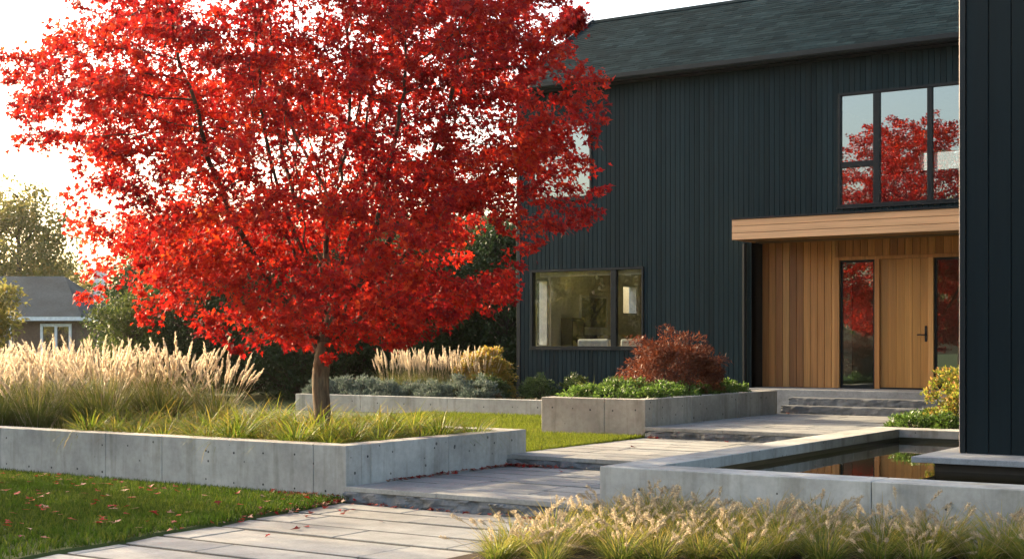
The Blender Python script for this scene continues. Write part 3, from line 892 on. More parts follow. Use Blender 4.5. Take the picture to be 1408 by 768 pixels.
def branch_mesh(nodes, parent, r_tip, expo, r_max, soft=None):
    n = len(nodes); ch = [[] for _ in range(n)]
    for i, p in enumerate(parent):
        if p >= 0: ch[p].append(i)
    rad = np.zeros(n)
    for i in range(n-1, -1, -1):
        rad[i] = (sum(rad[c]**expo for c in ch[i]))**(1/expo) if ch[i] else r_tip
    rad = rad*1.0
    s = r_max/rad[0]
    rad = np.maximum(r_tip, rad*s) if s < 1 else rad*(1+(s-1)*(rad/rad[0]))
    mb = MB()
    todo = [(0, None)]
    while todo:
        st, pr = todo.pop()
        pts, rr = ([nodes[pr]], [min(rad[pr], rad[st]*1.25)]) if pr is not None else ([], [])
        i = st
        while True:
            pts.append(nodes[i]); rr.append(rad[i])
            if not ch[i]: break
            c = sorted(ch[i], key=lambda k: -rad[k])
            for k in c[1:]: todo.append((k, i))
            i = c[0]
        if len(pts) > 1:
            mx = max(rr)
            mb.tube(pts, rr, 12 if mx > .06 else (7 if mx > .02 else 4), 0 if mx > .075 else 1, False)
    return mb, rad, ch

T0 = np.array([-11.44, 12.9, .44])
npt = 5200
Z = rng.uniform(1.4, 7.35, npt*3); rr = crown_radius(Z); az = rng.uniform(0, 2*pi, npt*3)
keep = rng.random(npt*3) < (rr/3.3)**2; Z, rr, az = Z[keep], rr[keep], az[keep]
q = rng.random(len(Z))**.42
# uneven outline
lob = 1 + .13*np.sin(az*3+Z*1.7) + .12*np.sin(az*7-Z*3.1+1)
lob = lob*(1 - .10*np.clip(-(np.cos(az)*.83+np.sin(az)*.56), 0, 1)*np.clip((Z-4.2)/1.2, 0, 1))
lob = lob*(1 - .10*np.clip(np.cos(az)*.83+np.sin(az)*.56, 0, 1)*(np.abs(Z-4.1) < 1.0))
A = np.stack([T0[0]+rr*q*lob*np.cos(az), T0[1]+rr*q*lob*np.sin(az), Z], 1)
A = A[vnoise(A*np.array([1, 1, 1.9]), 1.25, 4) > -.30][:3400]
nodes = [T0 + np.array([.003*k*sin(k*.8), .003*k*cos(k*.7), .13*k]) for k in range(11)]
parent = [-1] + list(range(10))
for k in range(15):       # leader
    nodes.append(nodes[-1] + np.array([.05*sin(k*.9+1), .05*cos(k*1.1), .19])); parent.append(len(nodes)-2)
limbs = [(8, 2.75, .62), (8, 5.9, .70), (9, .9, .72), (9, 4.15, .80), (10, 1.9, .95), (10, 5.1, .98), (11, 3.4, 1.05), (11, .2, .80),
         (12, 2.3, 1.15), (12, 4.6, .75), (13, 1.35, 1.1), (14, 3.0, .85), (15, 5.6, 1.1), (16, .6, 1.0), (17, 2.6, 1.0), (18, 4.3, 1.05), (19, 1.4, 1.1)]
for st, a, el in limbs:
    prev = st; rot = rng.normal(0, .03)
    for k in range(26):
        e = el + .022*k; aa = a + rot*k
        d = np.array([cos(aa)*cos(e), sin(aa)*cos(e), sin(e)]) + rng.normal(0, .13, 3)
        q = nodes[prev] + .16*norm(d)
        if np.hypot(q[0]-T0[0], q[1]-T0[1]) > .80*crown_radius(q[2]) and q[2] > 2.2: break
        nodes.append(q); parent.append(prev); prev = len(nodes)-1
nodes, parent = grow(A, nodes, parent, .13, 1.0, .18, 60, (0, 0, .22), T0)
# leafy shoots past the last twigs
nodes = list(nodes); has = set(parent); n0 = len(nodes); shoots = []
for i in range(n0):
    if i in has: continue
    q = nodes[i]; o2 = q - T0; o2[2] = 0; o2 = norm(o2)
    if np.hypot(q[0]-T0[0], q[1]-T0[1]) < .55*crown_radius(q[2]) and rng.random() < .6: continue
    d = norm(norm(q-nodes[parent[i]])*.6 + o2*.5 + np.array([0, 0, .35]) + rng.normal(0, .3, 3)); p = i
    for k in range(rng.integers(1, 5)):
        nodes.append(nodes[p] + .075*norm(d + np.array([0, 0, .06*k]))); parent.append(p); p = len(nodes)-1; shoots.append(p)
nodes = np.array(nodes)
mb, rad, ch = branch_mesh(nodes, parent, .0032, 2.45, .104)
MP = empty('maple_tree', tuple(T0), 'big red maple in full autumn colour rising from the concrete planter', 'tree')
tk = mb.build('trunk', [m_bark, m_limb], MP, smooth=True)
m = MB(); m.lathe([(.135, -.03), (.124, .03), (.111, .10), (.1055, .2)], T0, 14); m.build('root_flare', m_bark, tk, smooth=True)
tips = np.where(rad < .0105)[0]; tips = tips[(nodes[tips, 2] > 1.58) & ((nodes[tips, 2] > 2.0) | (np.hypot(nodes[tips, 0]-T0[0], nodes[tips, 1]-T0[1]) > .55))]
tips = np.setdiff1d(tips, shoots)
_, first = np.unique(np.floor(nodes[tips]/.09).astype(int), axis=0, return_index=True)
tips = tips[first]; shoots = np.array(shoots); print('leaf nodes', len(tips), len(shoots))
NA, NS = 74000, 42000
NL = NA + NS
pa, ps = rng.choice(tips, NA), rng.choice(shoots, NS)
P = np.concatenate([nodes[pa] + rng.normal(0, 1, (NA, 3))*np.array([.095, .095, .048]), nodes[ps] + rng.normal(0, 1, (NS, 3))*np.array([.048, .048, .032])])
outw = P - (T0+np.array([0, 0, 2.6])); outw[:, 2] *= .35; outw = norm(outw)
D = outw*.55 + rng.normal(0, .6, (NL, 3)) + np.array([0, 0, -.38])
N = np.array([0, 0, .75]) + rng.normal(0, .55, (NL, 3)) + outw*.25
V, F, s = scatter(MAPLE, MAPLE_F, P, D, N, rng.uniform(.038, .080, NL))
crown = obj('crown', np_mesh('red leaves', V - T0, F, s, m_red), MP)

# ------------------------------------------------------------------ grasses
def grass_clump(n, r, length, lean, curl, width, mat, seg=4, name='blades'):
    a = rng.uniform(0, 2*pi, n); q = r*np.sqrt(rng.random(n))
    base = np.stack([q*np.cos(a), q*np.sin(a), np.zeros(n)], 1)
    az = a + rng.normal(0, .5, n)
    ln = lean*(.25+.75*q/r)*rng.uniform(.4, 1.5, n)
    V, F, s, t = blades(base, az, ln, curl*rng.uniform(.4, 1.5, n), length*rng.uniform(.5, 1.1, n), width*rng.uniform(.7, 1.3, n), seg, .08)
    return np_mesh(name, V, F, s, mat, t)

def plume_mesh(kind, mat):
    """one flowering stem with its head; grows from the origin, leaning along +x"""
    if kind == 'reed':
        Lm = rng.uniform(.92, 1.27); lean, curl, head, hw, nb = rng.uniform(.01, .10), rng.uniform(.03, .34), .28, .015, 120
    else:
        Lm = rng.uniform(.34, .50); lean, curl, head, hw, nb = rng.uniform(.1, .4), rng.uniform(.25, .8), .25, .0135, 130
    sg = 10; t = np.linspace(0, 1, sg+1); pts = [np.zeros(3)]
    for k in range(sg):
        ph = lean + curl*((t[k]+t[k+1])/2)**1.5
        pts.append(pts[-1] + Lm/sg*np.array([sin(ph), 0, cos(ph)]))
    pts = np.array(pts); rad = np.interp(t, [0, .7, 1], [.0022, .0015, .0007])
    mb = MB(); mb.tube(pts, list(rad), 4, 0, False)
    V0 = np.array(mb.v); F0 = np.array(mb.f).ravel(); S0 = np.array([len(f) for f in mb.f])
    u = 1-head*rng.random(nb)**.9; P = np.stack([np.interp(u, t, pts[:, i]) for i in range(3)], 1)
    axis = norm(pts[-1]-pts[-3]); e = (1-u)/head
    env = np.sin(np.clip(e*.9+.12, 0, 1)*pi)**.7 if kind != 'reed' else np.clip(.35+e*1.2, 0, 1)*np.clip((1.05-e)*4, 0, 1)
    a = rng.uniform(0, 2*pi, nb)
    b1 = norm(np.cross(axis, (0, 1, .01))); b2 = np.cross(axis, b1)
    rd = np.cos(a)[:, None]*b1 + np.sin(a)[:, None]*b2
    ang = rng.uniform(.25, .55, nb) if kind == 'reed' else rng.uniform(.6, 1.15, nb)
    D = rd*np.sin(ang)[:, None] + axis*np.cos(ang)[:, None]
    Lb = (hw/np.sin(ang))*env*rng.uniform(.7, 1.25, nb) + .004
    N = np.cross(D, rng.normal(0, 1, (nb, 3)))
    T = np.array([(0,0,0),(.10,.5,0),(0,1,0),(-.10,.5,0)]) if kind == 'reed' else np.array([(0,0,0),(.075,.4,0),(0,1,0),(-.075,.4,0)])
    V1, F1, S1 = scatter(T, DIAM_F, P, D, N, Lb*(1.25 if kind == 'reed' else 1.2))
    V, F, s, tt = join([(V0, F0, S0), (V1, F1, S1)])
    return np_mesh('flower_spike', V, F, s, mat)

def add_plumes(root, meshes, n, r, maxlean, zs=(.85, 1.1), r0=0):
    for k in range(n):
        a = random.uniform(0, 2*pi); q = r*sqrt(random.random())
        o = obj('flower_spike', random.choice(meshes), root, (q*cos(a), q*sin(a), 0))
        z = random.uniform(*zs)
        o.rotation_euler = (random.gauss(0, .05), maxlean*q/r*random.uniform(.5, 1.2), a+random.gauss(0, .5))
        o.scale = (z, z, z)

reed_pl = [plume_mesh('reed', m_plume) for _ in range(9)]
fount_pl = [plume_mesh('fountain', m_fplume) for _ in range(9)]
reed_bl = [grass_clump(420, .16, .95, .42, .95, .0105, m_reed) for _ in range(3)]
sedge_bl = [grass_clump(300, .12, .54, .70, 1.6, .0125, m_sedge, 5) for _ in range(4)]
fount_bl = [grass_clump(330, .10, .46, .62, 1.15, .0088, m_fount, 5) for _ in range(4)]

def clump(name, label, cat, group, loc, me, sc, pl=None, npl=0, pr=.1, pmax=.3, zs=(.85, 1.1)):
    e = empty(name, loc, label, cat, group)
    f = obj('foliage', me, e, rz=random.uniform(0, 6.3), sc=sc)
    if pl: add_plumes(e, pl, npl, pr, pmax, zs)
    return e

spots = []
for y, x0, st in ((11.98, -20.3, .78), (12.65, -20.0, .82), (13.3, -20.3, .80), (13.95, -20.0, .84)):
    x = x0
    while x < -15.3 + (y-12)*.75:
        spots.append((x+random.uniform(-.12, .12), y+random.uniform(-.1, .1))); x += st
for x, y in spots:
    zc_ = random.uniform(.80, 1.05)
    edgec = x > -15.9 + (y-12)*.75
    clump('feather_grass', 'tall feather grass with pale upright plumes in the left planter', 'ornamental grass', 'feather grasses in the left planter', (x, y, .46), random.choice(reed_bl), random.uniform(.85, 1.15), reed_pl, random.randint(30, 46), .17, .40 if not edgec else .55, (zc_-.1, zc_+.14))
# sedges round the maple
def sedge_ok(x, y): return (x-T0[0])**2+(y-T0[1])**2 > .09
for y, x0 in ((11.68, -14.1), (12.08, -14.0), (12.5, -13.9), (12.95, -13.5), (13.45, -13.2), (13.95, -12.9)):
    x = x0
    while x < -9.98:
        px, py = x+random.uniform(-.08, .08), y+random.uniform(-.07, .07)
        if sedge_ok(px, py):
            clump('sedge', 'low arching golden green sedge tuft under the red maple', 'ornamental grass', 'golden sedges under the maple', (px, py, .46), random.choice(sedge_bl), random.uniform(.72, 1.25)*(.92 if y < 11.9 else 1))
        x += random.uniform(.36, .48)
# foreground fountain grass
for y in (11.05, 10.68, 10.3, 9.92, 9.5, 9.1, 8.7, 8.3, 7.9):
    x = -6.04+.12*random.random() 
    while x < -1.9:
        d = -x*.5585 + y*.8295
        if 10.25 < d:
            back = y > 10.9
            clump('fountain_grass', 'dwarf fountain grass tuft with fuzzy buff flower heads before the pond wall', 'ornamental grass', 'fountain grasses in front of the pond', (x+random.uniform(-.07, .07), y+random.uniform(-.07, .07), .01), random.choice(fount_bl), random.uniform(.72, 1.1), fount_pl, random.randint(8, 17), .11, .55, (.75, 1.2))
        x += random.uniform(.33, .44)
# pale grass row behind the low wall
for k in range(7):
    clump('feather_grass', 'pale feather grass in the row behind the low concrete wall', 'ornamental grass', 'pale grasses behind the low wall', (-18.05+.36*k, 22.45+random.uniform(-.1, .1), .49), random.choice(reed_bl), .8, reed_pl, 34, .2, .14, (.78, .95))

# ------------------------------------------------------------------ shrubs
def foliage_cloud(n, dims, clumps, csize, leaf, T, TF, mat, shell=.55, flat=.6, up=.4, low=0.0, stems=True, jit=.07):
    """leaves gathered in clumps on and inside a dome; origin at the foot"""
    c = norm(rng.normal(0, 1, (clumps, 3))); c[:, 2] = np.abs(c[:, 2])*(1-low) + low*c[:, 2]
    q = shell + (1-shell)*rng.random(clumps)**.5
    c = c*q[:, None]*np.array([dims[0], dims[1], dims[2]])*(1+jit*rng.normal(0, 1, clumps))[:, None]
    k = rng.integers(0, clumps, n); cs = csize*rng.uniform(.6, 1.3, clumps)
    dd = norm(rng.normal(0, 1, (n, 3)))*(rng.random(n)**.45)[:, None]
    P = c[k] + dd*cs[k][:, None]*np.array([1, 1, flat])
    P[:, 2] = np.maximum(P[:, 2], .01)
    out = norm(c[k]/np.array(dims) + dd*.7)
    D = out + rng.normal(0, .6, (n, 3)) + np.array([0, 0, up-.4])
    N = np.array([0, 0, .6]) + out*.5 + rng.normal(0, .5, (n, 3))
    V, F, s = scatter(T, TF, P, D, N, leaf*rng.uniform(.65, 1.3, n))
    return np_mesh('foliage', V, F, s, mat), c

def stem_mesh(c, r0, mat, base=(0, 0, 0), every=1):
    mb = MB(); b = np.array(base, float)
    for p in c[::every]:
        mid = b*.5 + p*.5 + np.array([0, 0, -.12*np.linalg.norm(p-b)]) + rng.normal(0, .03, 3)
        mb.tube([b+rng.normal(0, .015, 3)*np.array([1, 1, 0]), mid, p], [r0, r0*.7, r0*.3], 5, 0, False)
    me = bpy.data.meshes.new('stem'); me.from_pydata(mb.v, [], mb.f); me.materials.append(mat); return me

def shrub(name, label, cat, loc, n, dims, clumps, csize, leaf, T, TF, mat, group=None, zoff=0, **kw):
    e = empty(name, loc, label, cat, group)
    me, c = foliage_cloud(n, dims, clumps, csize, leaf, T, TF, mat, **kw)
    obj('foliage', me, e, (0, 0, zoff))
    sm = stem_mesh(c, .008, m_bark2, (0, 0, -zoff), max(1, clumps//30)); obj('stem', sm, e, (0, 0, zoff))
    return e

# copper laceleaf maple
shrub('japanese_maple', 'low domed copper red laceleaf maple in front of the black facade', 'shrub', (-10.60, 20.4, .75), 17000, (.82, .76, .84), 210, .15, .07, NARROW, DIAM_F, m_jmaple, zoff=.12, flat=.5, up=-.1, shell=.66, jit=.10)
# boxwoods
for x, y, h, l in ((-15.42, 22.15, .52, 'round green boxwood at the corner of the house'), (-14.72, 22.75, .52, 'round green boxwood under the living room window, left of two'), (-13.98, 22.95, .52, 'dark green boxwood behind the buff planter'), (-13.2, 23.1, .5, 'green boxwood nearest the copper shrub')):
    shrub('boxwood', l, 'shrub', (x, y, .49), 6000, (.40, .38, h), 110, .10, .038, DIAM, DIAM_F, m_box, 'boxwoods along the house')
shrub('autumn_shrub', 'yellow and orange leaved shrub at the left corner of the house', 'shrub', (-16.0, 22.8, .49), 9500, (.68, .52, 1.05), 130, .15, .055, OVAL, OVAL_F, m_yel)
shrub('autumn_shrub', 'small yellow green shrub with orange tips beside the black wing', 'shrub', (-5.75, 19.75, .455), 6500, (.55, .5, .95), 90, .13, .05, OVAL, OVAL_F, m_yelg)
# blue grey mounds
for k in range(8):
    shrub('lavender', 'blue grey lavender mound behind the low concrete wall', 'shrub', (-19.25+.56*k, 21.8+random.uniform(-.08, .08), .5), 2600, (.36, .30, random.uniform(.36, .48)), 60, .11, .07, NARROW, DIAM_F, m_lav, 'lavender mounds behind the low wall', up=.9)
for k, (x, w) in enumerate(((-15.0, .3), (-14.4, .34), (-13.75, .3), (-13.1, .3), (-12.4, .3))):
    shrub('heuchera', 'low bronze leaved plant along the low concrete wall', 'plant', (x, 21.72, .5), 700, (w, .16, .12), 26, .07, .05, OVAL, OVAL_F, m_brown, 'bronze plants along the low wall')
# ground cover mounds in the buff planter
for k, (x, y, w, h) in enumerate(((-11.0, 18.3, .36, .26), (-10.45, 18.22, .36, .24), (-10.05, 18.5, .32, .25), (-10.75, 18.75, .38, .30), (-10.15, 19.05, .34, .27), (-10.12, 19.6, .32, .27), (-10.1, 20.2, .3, .26), (-10.08, 20.8, .3, .25), (-10.1, 21.35, .32, .24), (-10.3, 21.85, .3, .22), (-10.7, 19.3, .38, .32), (-11.0, 19.0, .3, .34))):
    shrub('ground_cover', 'bright green leafy mound spilling over the buff planter', 'plant', (x, y, .75), 2000, (w, w, h), 46, .10, .042, OVAL, OVAL_F, m_gc, 'green mounds in the buff planter', up=.6)
for k, (x, y, w, h) in enumerate(((-6.35, 19.2, .32, .24), (-5.85, 19.15, .3, .22), (-5.4, 19.2, .3, .24), (-6.3, 19.75, .28, .22), (-5.0, 19.2, .3, .22), (-6.3, 20.3, .28, .2))):
    shrub('ground_cover', 'bright green leafy mound behind the far pond wall', 'plant', (x, y, .455), 1800, (w, w, h), 40, .09, .05, NARROW*np.array([2, 1, 1]), DIAM_F, m_gc, 'green mounds behind the pond', up=.7)
# green tufts behind the copper shrub
e = clump('yellow_grass', 'wispy yellow grass tuft left of the green mounds in the buff planter', 'ornamental grass', None, (-11.1, 18.7, .75), sedge_bl[0], .9)

# ------------------------------------------------------------------ trees beyond
def tree(name, label, loc, h, rad, n, leaf, mat, trunk_h, group=None, clumps=90, csize=.55, cone=0, T=OVAL, TF=OVAL_F, shell=.35):
    e = empty(name, loc, label, 'tree', group)
    ch = h - trunk_h
    c = norm(rng.normal(0, 1, (clumps, 3)))*(shell+(1-shell)*rng.random(clumps)[:, None]**.6)
    zz = (c[:, 2]+1)/2
    if cone: wid = np.clip(1.08-zz, .06, 1)**.75*1.15; c[:, :2] = norm(c[:, :2])*(rng.random(clumps)[:, None]**.4)*wid[:, None]
    c = np.stack([c[:, 0]*rad, c[:, 1]*rad, trunk_h + zz*ch*.96], 1)
    c[:, :2] *= (1+.14*np.sin(np.arctan2(c[:, 1], c[:, 0])*3+c[:, 2]))[:, None]
    k = rng.integers(0, clumps, n); cs = csize*rng.uniform(.55, 1.35, clumps)
    dd = norm(rng.normal(0, 1, (n, 3)))*(rng.random(n)**.4)[:, None]
    P = c[k] + dd*cs[k][:, None]*np.array([1, 1, .65])
    D = dd + rng.normal(0, .5, (n, 3)) + np.array([0, 0, -.2]); N = np.array([0, 0, .7])+rng.normal(0, .6, (n, 3))
    V, F, s = scatter(T, TF, P, D, N, leaf*rng.uniform(.6, 1.3, n))
    obj('crown', np_mesh('crown', V, F, s, mat), e)
    mb = MB(); r0 = max(.07, h*.018)
    mb.tube([(0,0,-.1), (.03,0,h*.3), (-.03,.04,h*.6), (0,0,h*.86)], [r0*1.2, r0, r0*.6, r0*.15], 9, 0, False)
    for p in c[::3]:
        z0 = max(trunk_h*.7, p[2]-.45*np.linalg.norm(p[:2])-.3)
        mb.tube([(0, 0, z0), p*np.array([.5, .5, 0])+np.array([0, 0, z0*.45+p[2]*.55-.05]), p], [r0*.35, r0*.2, r0*.07], 5, 0, False)
    me = bpy.data.meshes.new('trunk'); me.from_pydata(mb.v, [], mb.f); me.materials.append(m_bark2); obj('trunk', me, e)
    return e

def pos(u, d):      # bearing (focal lengths right of the view axis) and distance -> ground position
    r = (u-704)/1955.6*d; return (r*.8295-d*.5585, r*.5585+d*.8295, .34)
# dark evergreens behind the garden
ev = [(205, 36, 3.6, ''), (262, 34, 4.3, ''), (340, 36, 4.6, ''), (415, 33.5, 4.3, ''), (490, 35, 4.6, ''), (560, 33.5, 4.4, ''), (630, 35.5, 4.8, ''), (695, 34, 4.6, ''),
      (238, 40, 4.4, ''), (300, 41, 4.9, ''), (380, 39.5, 5.0, ''), (455, 41, 5.2, ''), (525, 40, 5.0, ''), (600, 41, 5.3, ''), (665, 40, 5.2, ''), (740, 40, 5.0, '')]
proto = []
for k in range(3): proto.append(None)
for i, (uu, d, h, _) in enumerate(ev):
    lab = 'dense dark evergreen in the screen behind the garden'
    if i < 3:
        proto[i] = tree('evergreen_tree', lab, pos(uu, d), h, 1.3, 19000, .09, m_ever, .0, 'evergreens behind the garden', 300, .36, 0, OVAL, OVAL_F, .55)
    else:
        copy_thing(proto[i % 3], pos(uu, d), random.uniform(0, 6), h/ev[i % 3][2])
tree('shrub_tree', 'olive green rounded shrub beside the neighbouring roof', pos(180, 33), 2.7, .85, 9000, .075, m_olive, .05, None, 170, .3, 0, OVAL, OVAL_F, .5)
for uu, d, h, r, m, lab in ((232, 47, 5.6, 2.0, m_bgreen, 'mid green tree rising above the evergreens on the left'), (668, 45, 5.0, 1.9, m_gold, 'olive gold tree beyond the corner of the house'), (560, 50, 5.0, 2.2, m_bgreen, 'mid green tree far behind the pale grasses'), (420, 52, 4.6, 2.2, m_ever, 'dark tree far behind the maple trunk')):
    tree('garden_tree', lab, pos(uu, d), h, r, 9000, .16, m, .8, None, 120, .6)
tree('tall_tree', 'tall hazy olive tree behind the neighbouring house, at the picture edge', pos(25, 66), 9.0, 2.6, 12000, .2, m_gold, 1.5, None, 130, .75)
tree('tall_tree', 'hazy tree behind the neighbouring house, nearer its chimney', pos(70, 74), 6.0, 2.4, 7000, .2, m_gold, 1.0, None, 90, .7)
tree('tall_tree', 'hazy tree mostly outside the picture beyond the neighbouring house', pos(-70, 70), 10.0, 3.4, 12000, .22, m_gold, 1.5, None, 130, .85)
tree('young_tree', 'young yellow green tree at the left edge beyond the tall grasses', pos(-26, 24), 2.6, .62, 3500, .085, m_gold, 1.0, None, 50, .26)

# unseen trees added at left to shade the lawn, and trees across the street seen in the glass
sh = [(-22.8, 9.4, 6.4, 1.55), (-25.8, 11.5, 4.2, 1.1), (-22.5, 6.5, 6.2, 1.7), (-26.5, 8.3, 7.0, 1.9), (-20.5, 3.6, 4.2, 1.5)]
for i, (x, y, h, r) in enumerate(sh):
    tree('garden_tree', 'unseen green tree added on the left to shade the lawn', (x, y, 0), h, r, 7500, .12, m_bgreen if i % 2 else m_gold, .5, 'added shade trees left of the lawn', 80, .5)
for i, (x, y, h, r) in enumerate(((-17, -9, 8, 3.2), (-25, -13, 9, 3.6), (-33, -6, 8, 3.2), (-9, -16, 9, 3.5))):
    tree('street_tree', 'green street tree behind the viewpoint', (x, y, 0), h, r, 6000, .2, m_bgreen if i % 2 else m_gold, 1.6, 'street trees', 90, .8)

# ------------------------------------------------------------------ neighbouring bungalow
nx, ny, _ = pos(20, 55)
NB = empty('neighbouring_house', (nx, ny, .34), 'low neighbouring bungalow with grey hipped roof and white eaves', 'house')
def rot(p):    # local (along, depth, z) -> world, long side square to the view
    return (nx + p[0]*.83 - p[1]*.56, ny + p[0]*.56 + p[1]*.83, p[2])
def rbox(mb, x0, x1, y0, y1, z0, z1):
    m = MB(); m.box(x0, x1, y0, y1, z0, z1); mb.add([rot(p) for p in m.v], m.f)
mb = MB(); rbox(mb, -9, 2.35, 0, 7, .3, 2.6); mb.build('wall', m_brick, NB)
mb = MB()
def R3(*ps): mb.poly([rot(p) for p in ps])
e0, z0, zr = -.35, 2.6, 4.35
R3((-9.4, e0, z0), (2.7, e0, z0), (.85, 3.4, zr), (-9.4, 3.4, zr))
R3((2.7, e0, z0), (2.7, 7.3, z0), (.85, 3.4, zr)); R3((2.7, 7.3, z0), (-9.4, 7.3, z0), (-9.4, 3.4, zr), (.85, 3.4, zr))
R3((-9.4, e0, z0-.02), (-9.4, 7.3, z0-.02), (2.7, 7.3, z0-.02), (2.7, e0, z0-.02))
nr = mb.build('roof', m_nroof, NB)
mb = MB(); rbox(mb, -9.4, 2.72, -.43, -.35, 2.47, 2.62); rbox(mb, 2.66, 2.76, -.35, 7.2, 2.47, 2.62); mb.build('gutter', m_white, nr)
mb = MB(); rbox(mb, 2.1, 2.5, 3.2, 3.8, 3.3, 4.55); rbox(mb, 2.05, 2.55, 3.15, 3.85, 4.551, 4.63); mb.build('chimney', m_white, nr)
for x0, x1 in ((-1.7, -.1), (1.0, 2.2)):
    mb = MB()
    for a, b, c, d in ((x0, x1, 2.25, 2.36), (x0, x1, 1.1, 1.2), (x0, x0+.1, 1.2, 2.25), (x1-.1, x1, 1.2, 2.25), ((x0+x1)/2-.05, (x0+x1)/2+.05, 1.2, 2.25)): rbox(mb, a, b, -.06, .02, c, d)
    w = mb.build('window', m_white, NB)
    mb = MB(); mb.poly([rot(p) for p in ((x0+.05, -.025, 1.15), (x1-.05, -.025, 1.15), (x1-.05, -.025, 2.3), (x0+.05, -.025, 2.3))]); mb.build('pane', m_glass_up, w)

# ------------------------------------------------------------------ fallen leaves
fl = []
for k in range(5):
    T = MAPLE.copy(); T[:, 2] += rng.uniform(-.12, .25)*np.abs(T[:, 0])*2 + rng.uniform(-.2, .2)*(T[:, 1]-.4)**2*2
    T[:, 1] -= .4; T[:, 2] -= T[:, 2].min()
    fl.append(np_mesh('fallen_leaf', T*np.array([.074,.074,.05]), np.concatenate([np.array(f) for f in MAPLE_F]), [6, 6], m_fallobj))
def drop(x, y, z, lab, grp):
    o = obj('fallen_leaf', random.choice(fl), None, (x, y, z), random.uniform(0, 6.3), random.uniform(.75, 1.25))
    o.rotation_euler = (random.gauss(0, .14), random.gauss(0, .14), random.uniform(0, 6.3))
    tag(o, lab, 'leaf', grp)
k = 0
while k < 265:
    y = random.uniform(7.2, 11.1); x = -9.2 - 7.5*random.random()
    if x > edge(y)-.02: continue
    drop(x, y, .070, 'fallen maple leaf lying on the front lawn', 'fallen leaves on the lawn'); k += 1
for k in range(14):
    y = random.uniform(8.6, 11.1); drop(edge(y)+abs(random.gauss(0, .5)), y, .006, 'fallen maple leaf lying on the lower path', 'fallen leaves on the paving')
for x, y, z in ((-9.3, 17.1, Z2+.004), (-8.9, 16.0, Z2+.004), (-7.1, 13.3, Z1+.004), (-8.6, 13.8, Z1+.004), (-9.45, 22.3, Z3+.004), (-9.5, 22.38, Z3+.004), (-9.4, 22.42, Z3+.01), (-8.3, 17.5, Z2+.004)):
    drop(x, y, z, 'fallen maple leaf lying on the upper paving', 'fallen leaves on the upper paving')
# drifts along the planter, the steps and the lawn edge
PP = []
def drift(n, f):
    for _ in range(n): PP.append(f())
drift(130, lambda: (XL+.03+abs(random.gauss(0, .05)), random.uniform(11.8, 14.15), Z1+.008+random.random()*.012))
drift(110, lambda: (XL+.05+abs(random.gauss(0, .35)), 14.17-abs(random.gauss(0, .05)), Z1+.01+random.random()*.02))
drift(60, lambda: (-10.15+random.gauss(0, .22), 11.15-abs(random.gauss(0, .07)), .06+random.random()*.02))
drift(110, lambda: (lambda y: (edge(y)+random.gauss(.0, .06), y, .03+random.random()*.015))(11.15-abs(random.gauss(0, 1.0))))
drift(50, lambda: (random.uniform(-9.5, -7.2), 11.16-abs(random.gauss(0, .05)), .01+random.random()*.01))
drift(26, lambda: (XL+.06+abs(random.gauss(0, .1)), 17.68-abs(random.gauss(0, .05)), Z2+.01+random.random()*.01))
P = np.array(PP); n = len(P); az = rng.uniform(0, 6.3, n)
D = np.stack([np.cos(az), np.sin(az), rng.normal(0, .25, n)], 1); N = np.array([0, 0, 1]) + rng.normal(0, .35, (n, 3))
V, F, s = scatter(MAPLE, MAPLE_F, P, D, N, rng.uniform(.035, .065, n))
tag(obj('leaf_litter', np_mesh('leaf_litter', V, F, s, m_redfall)), 'drifts of small red leaves along the planter foot and steps', 'leaf litter', None, 'stuff')
# leaves afloat
for x, y in ((-5.9, 16.4), (-5.4, 15.2), (-5.75, 14.3), (-5.2, 17.2), (-5.0, 13.6)):
    o = obj('fallen_leaf', fl[0], None, (x, y, .3475), random.uniform(0, 6), .5); tag(o, 'small leaf floating on the pond water', 'leaf', 'leaves afloat on the pond')

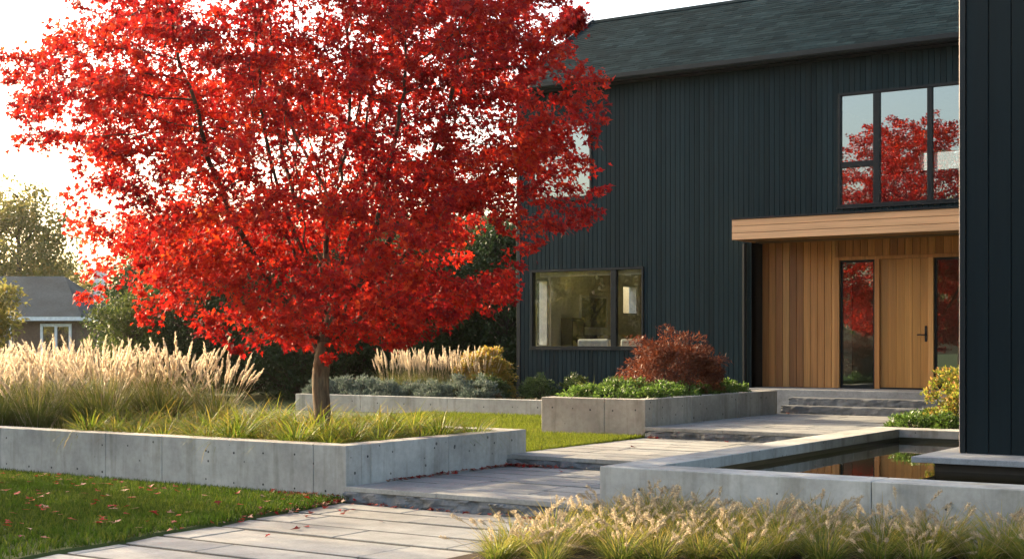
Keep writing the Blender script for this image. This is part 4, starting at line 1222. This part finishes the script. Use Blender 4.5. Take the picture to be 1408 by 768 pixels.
# ------------------------------------------------------------------ air
mb = MB(); mb.box(-191, 151, -151, 191, -1.1, 11.5)
m, nt, out = new_mat('golden haze'); v = nd(nt, 'ShaderNodeVolumePrincipled')
v.inputs['Color'].default_value = (.98, .95, .9, 1); v.inputs['Density'].default_value = .00017; v.inputs['Anisotropy'].default_value = .78
nt.links.new(v.outputs[0], out.inputs['Volume'])
tag(mb.build('haze', m), kind='stuff')

# ------------------------------------------------------------------ light, sky, camera
AZ, EL = R(4.5), R(20)                       # sun: low, from the left and a little behind the house line
sd = np.array([-cos(AZ)*cos(EL), sin(AZ)*cos(EL), sin(EL)])
sun = bpy.data.lights.new('sun', 'SUN'); sun.energy = 3.9; sun.angle = R(.6); sun.color = (1, .78, .50)
so = bpy.data.objects.new('sun', sun); link(so)
from mathutils import Vector
so.rotation_euler = Vector(tuple(sd)).to_track_quat('Z', 'Y').to_euler()
w = bpy.data.worlds.new('World'); S.world = w; w.use_nodes = True
nt = w.node_tree; bg = nt.nodes['Background']
sky = nt.nodes.new('ShaderNodeTexSky'); sky.sky_type = 'NISHITA'; sky.sun_disc = False
sky.sun_elevation = EL; sky.sun_rotation = atan2(sd[0], sd[1]); sky.dust_density = 4.5; sky.air_density = 1.0; sky.ozone_density = .2
nt.links.new(sky.outputs[0], bg.inputs[0]); bg.inputs[1].default_value = .15

cam = bpy.data.cameras.new('camera'); co = bpy.data.objects.new('camera', cam); link(co)
cam.lens = 50; cam.sensor_width = 36; cam.clip_end = 2000; cam.clip_start = .1
cam.shift_y = (470-384)/1408
co.location = (0, 0, 1.65); co.rotation_euler = (R(90), 0, R(33.96))
S.camera = co
S.view_settings.view_transform = 'Standard'; S.view_settings.look = 'None'
S.view_settings.exposure = 1.95; S.view_settings.gamma = 1; S.view_settings.use_curve_mapping = False
S.render.engine = 'CYCLES'
c = S.cycles
c.use_denoising = True; c.denoiser = 'OPENIMAGEDENOISE'
c.max_bounces = 7; c.diffuse_bounces = 4; c.glossy_bounces = 3; c.transmission_bounces = 5; c.transparent_max_bounces = 8
c.sample_clamp_indirect = 6; c.caustics_reflective = False; c.caustics_refractive = False
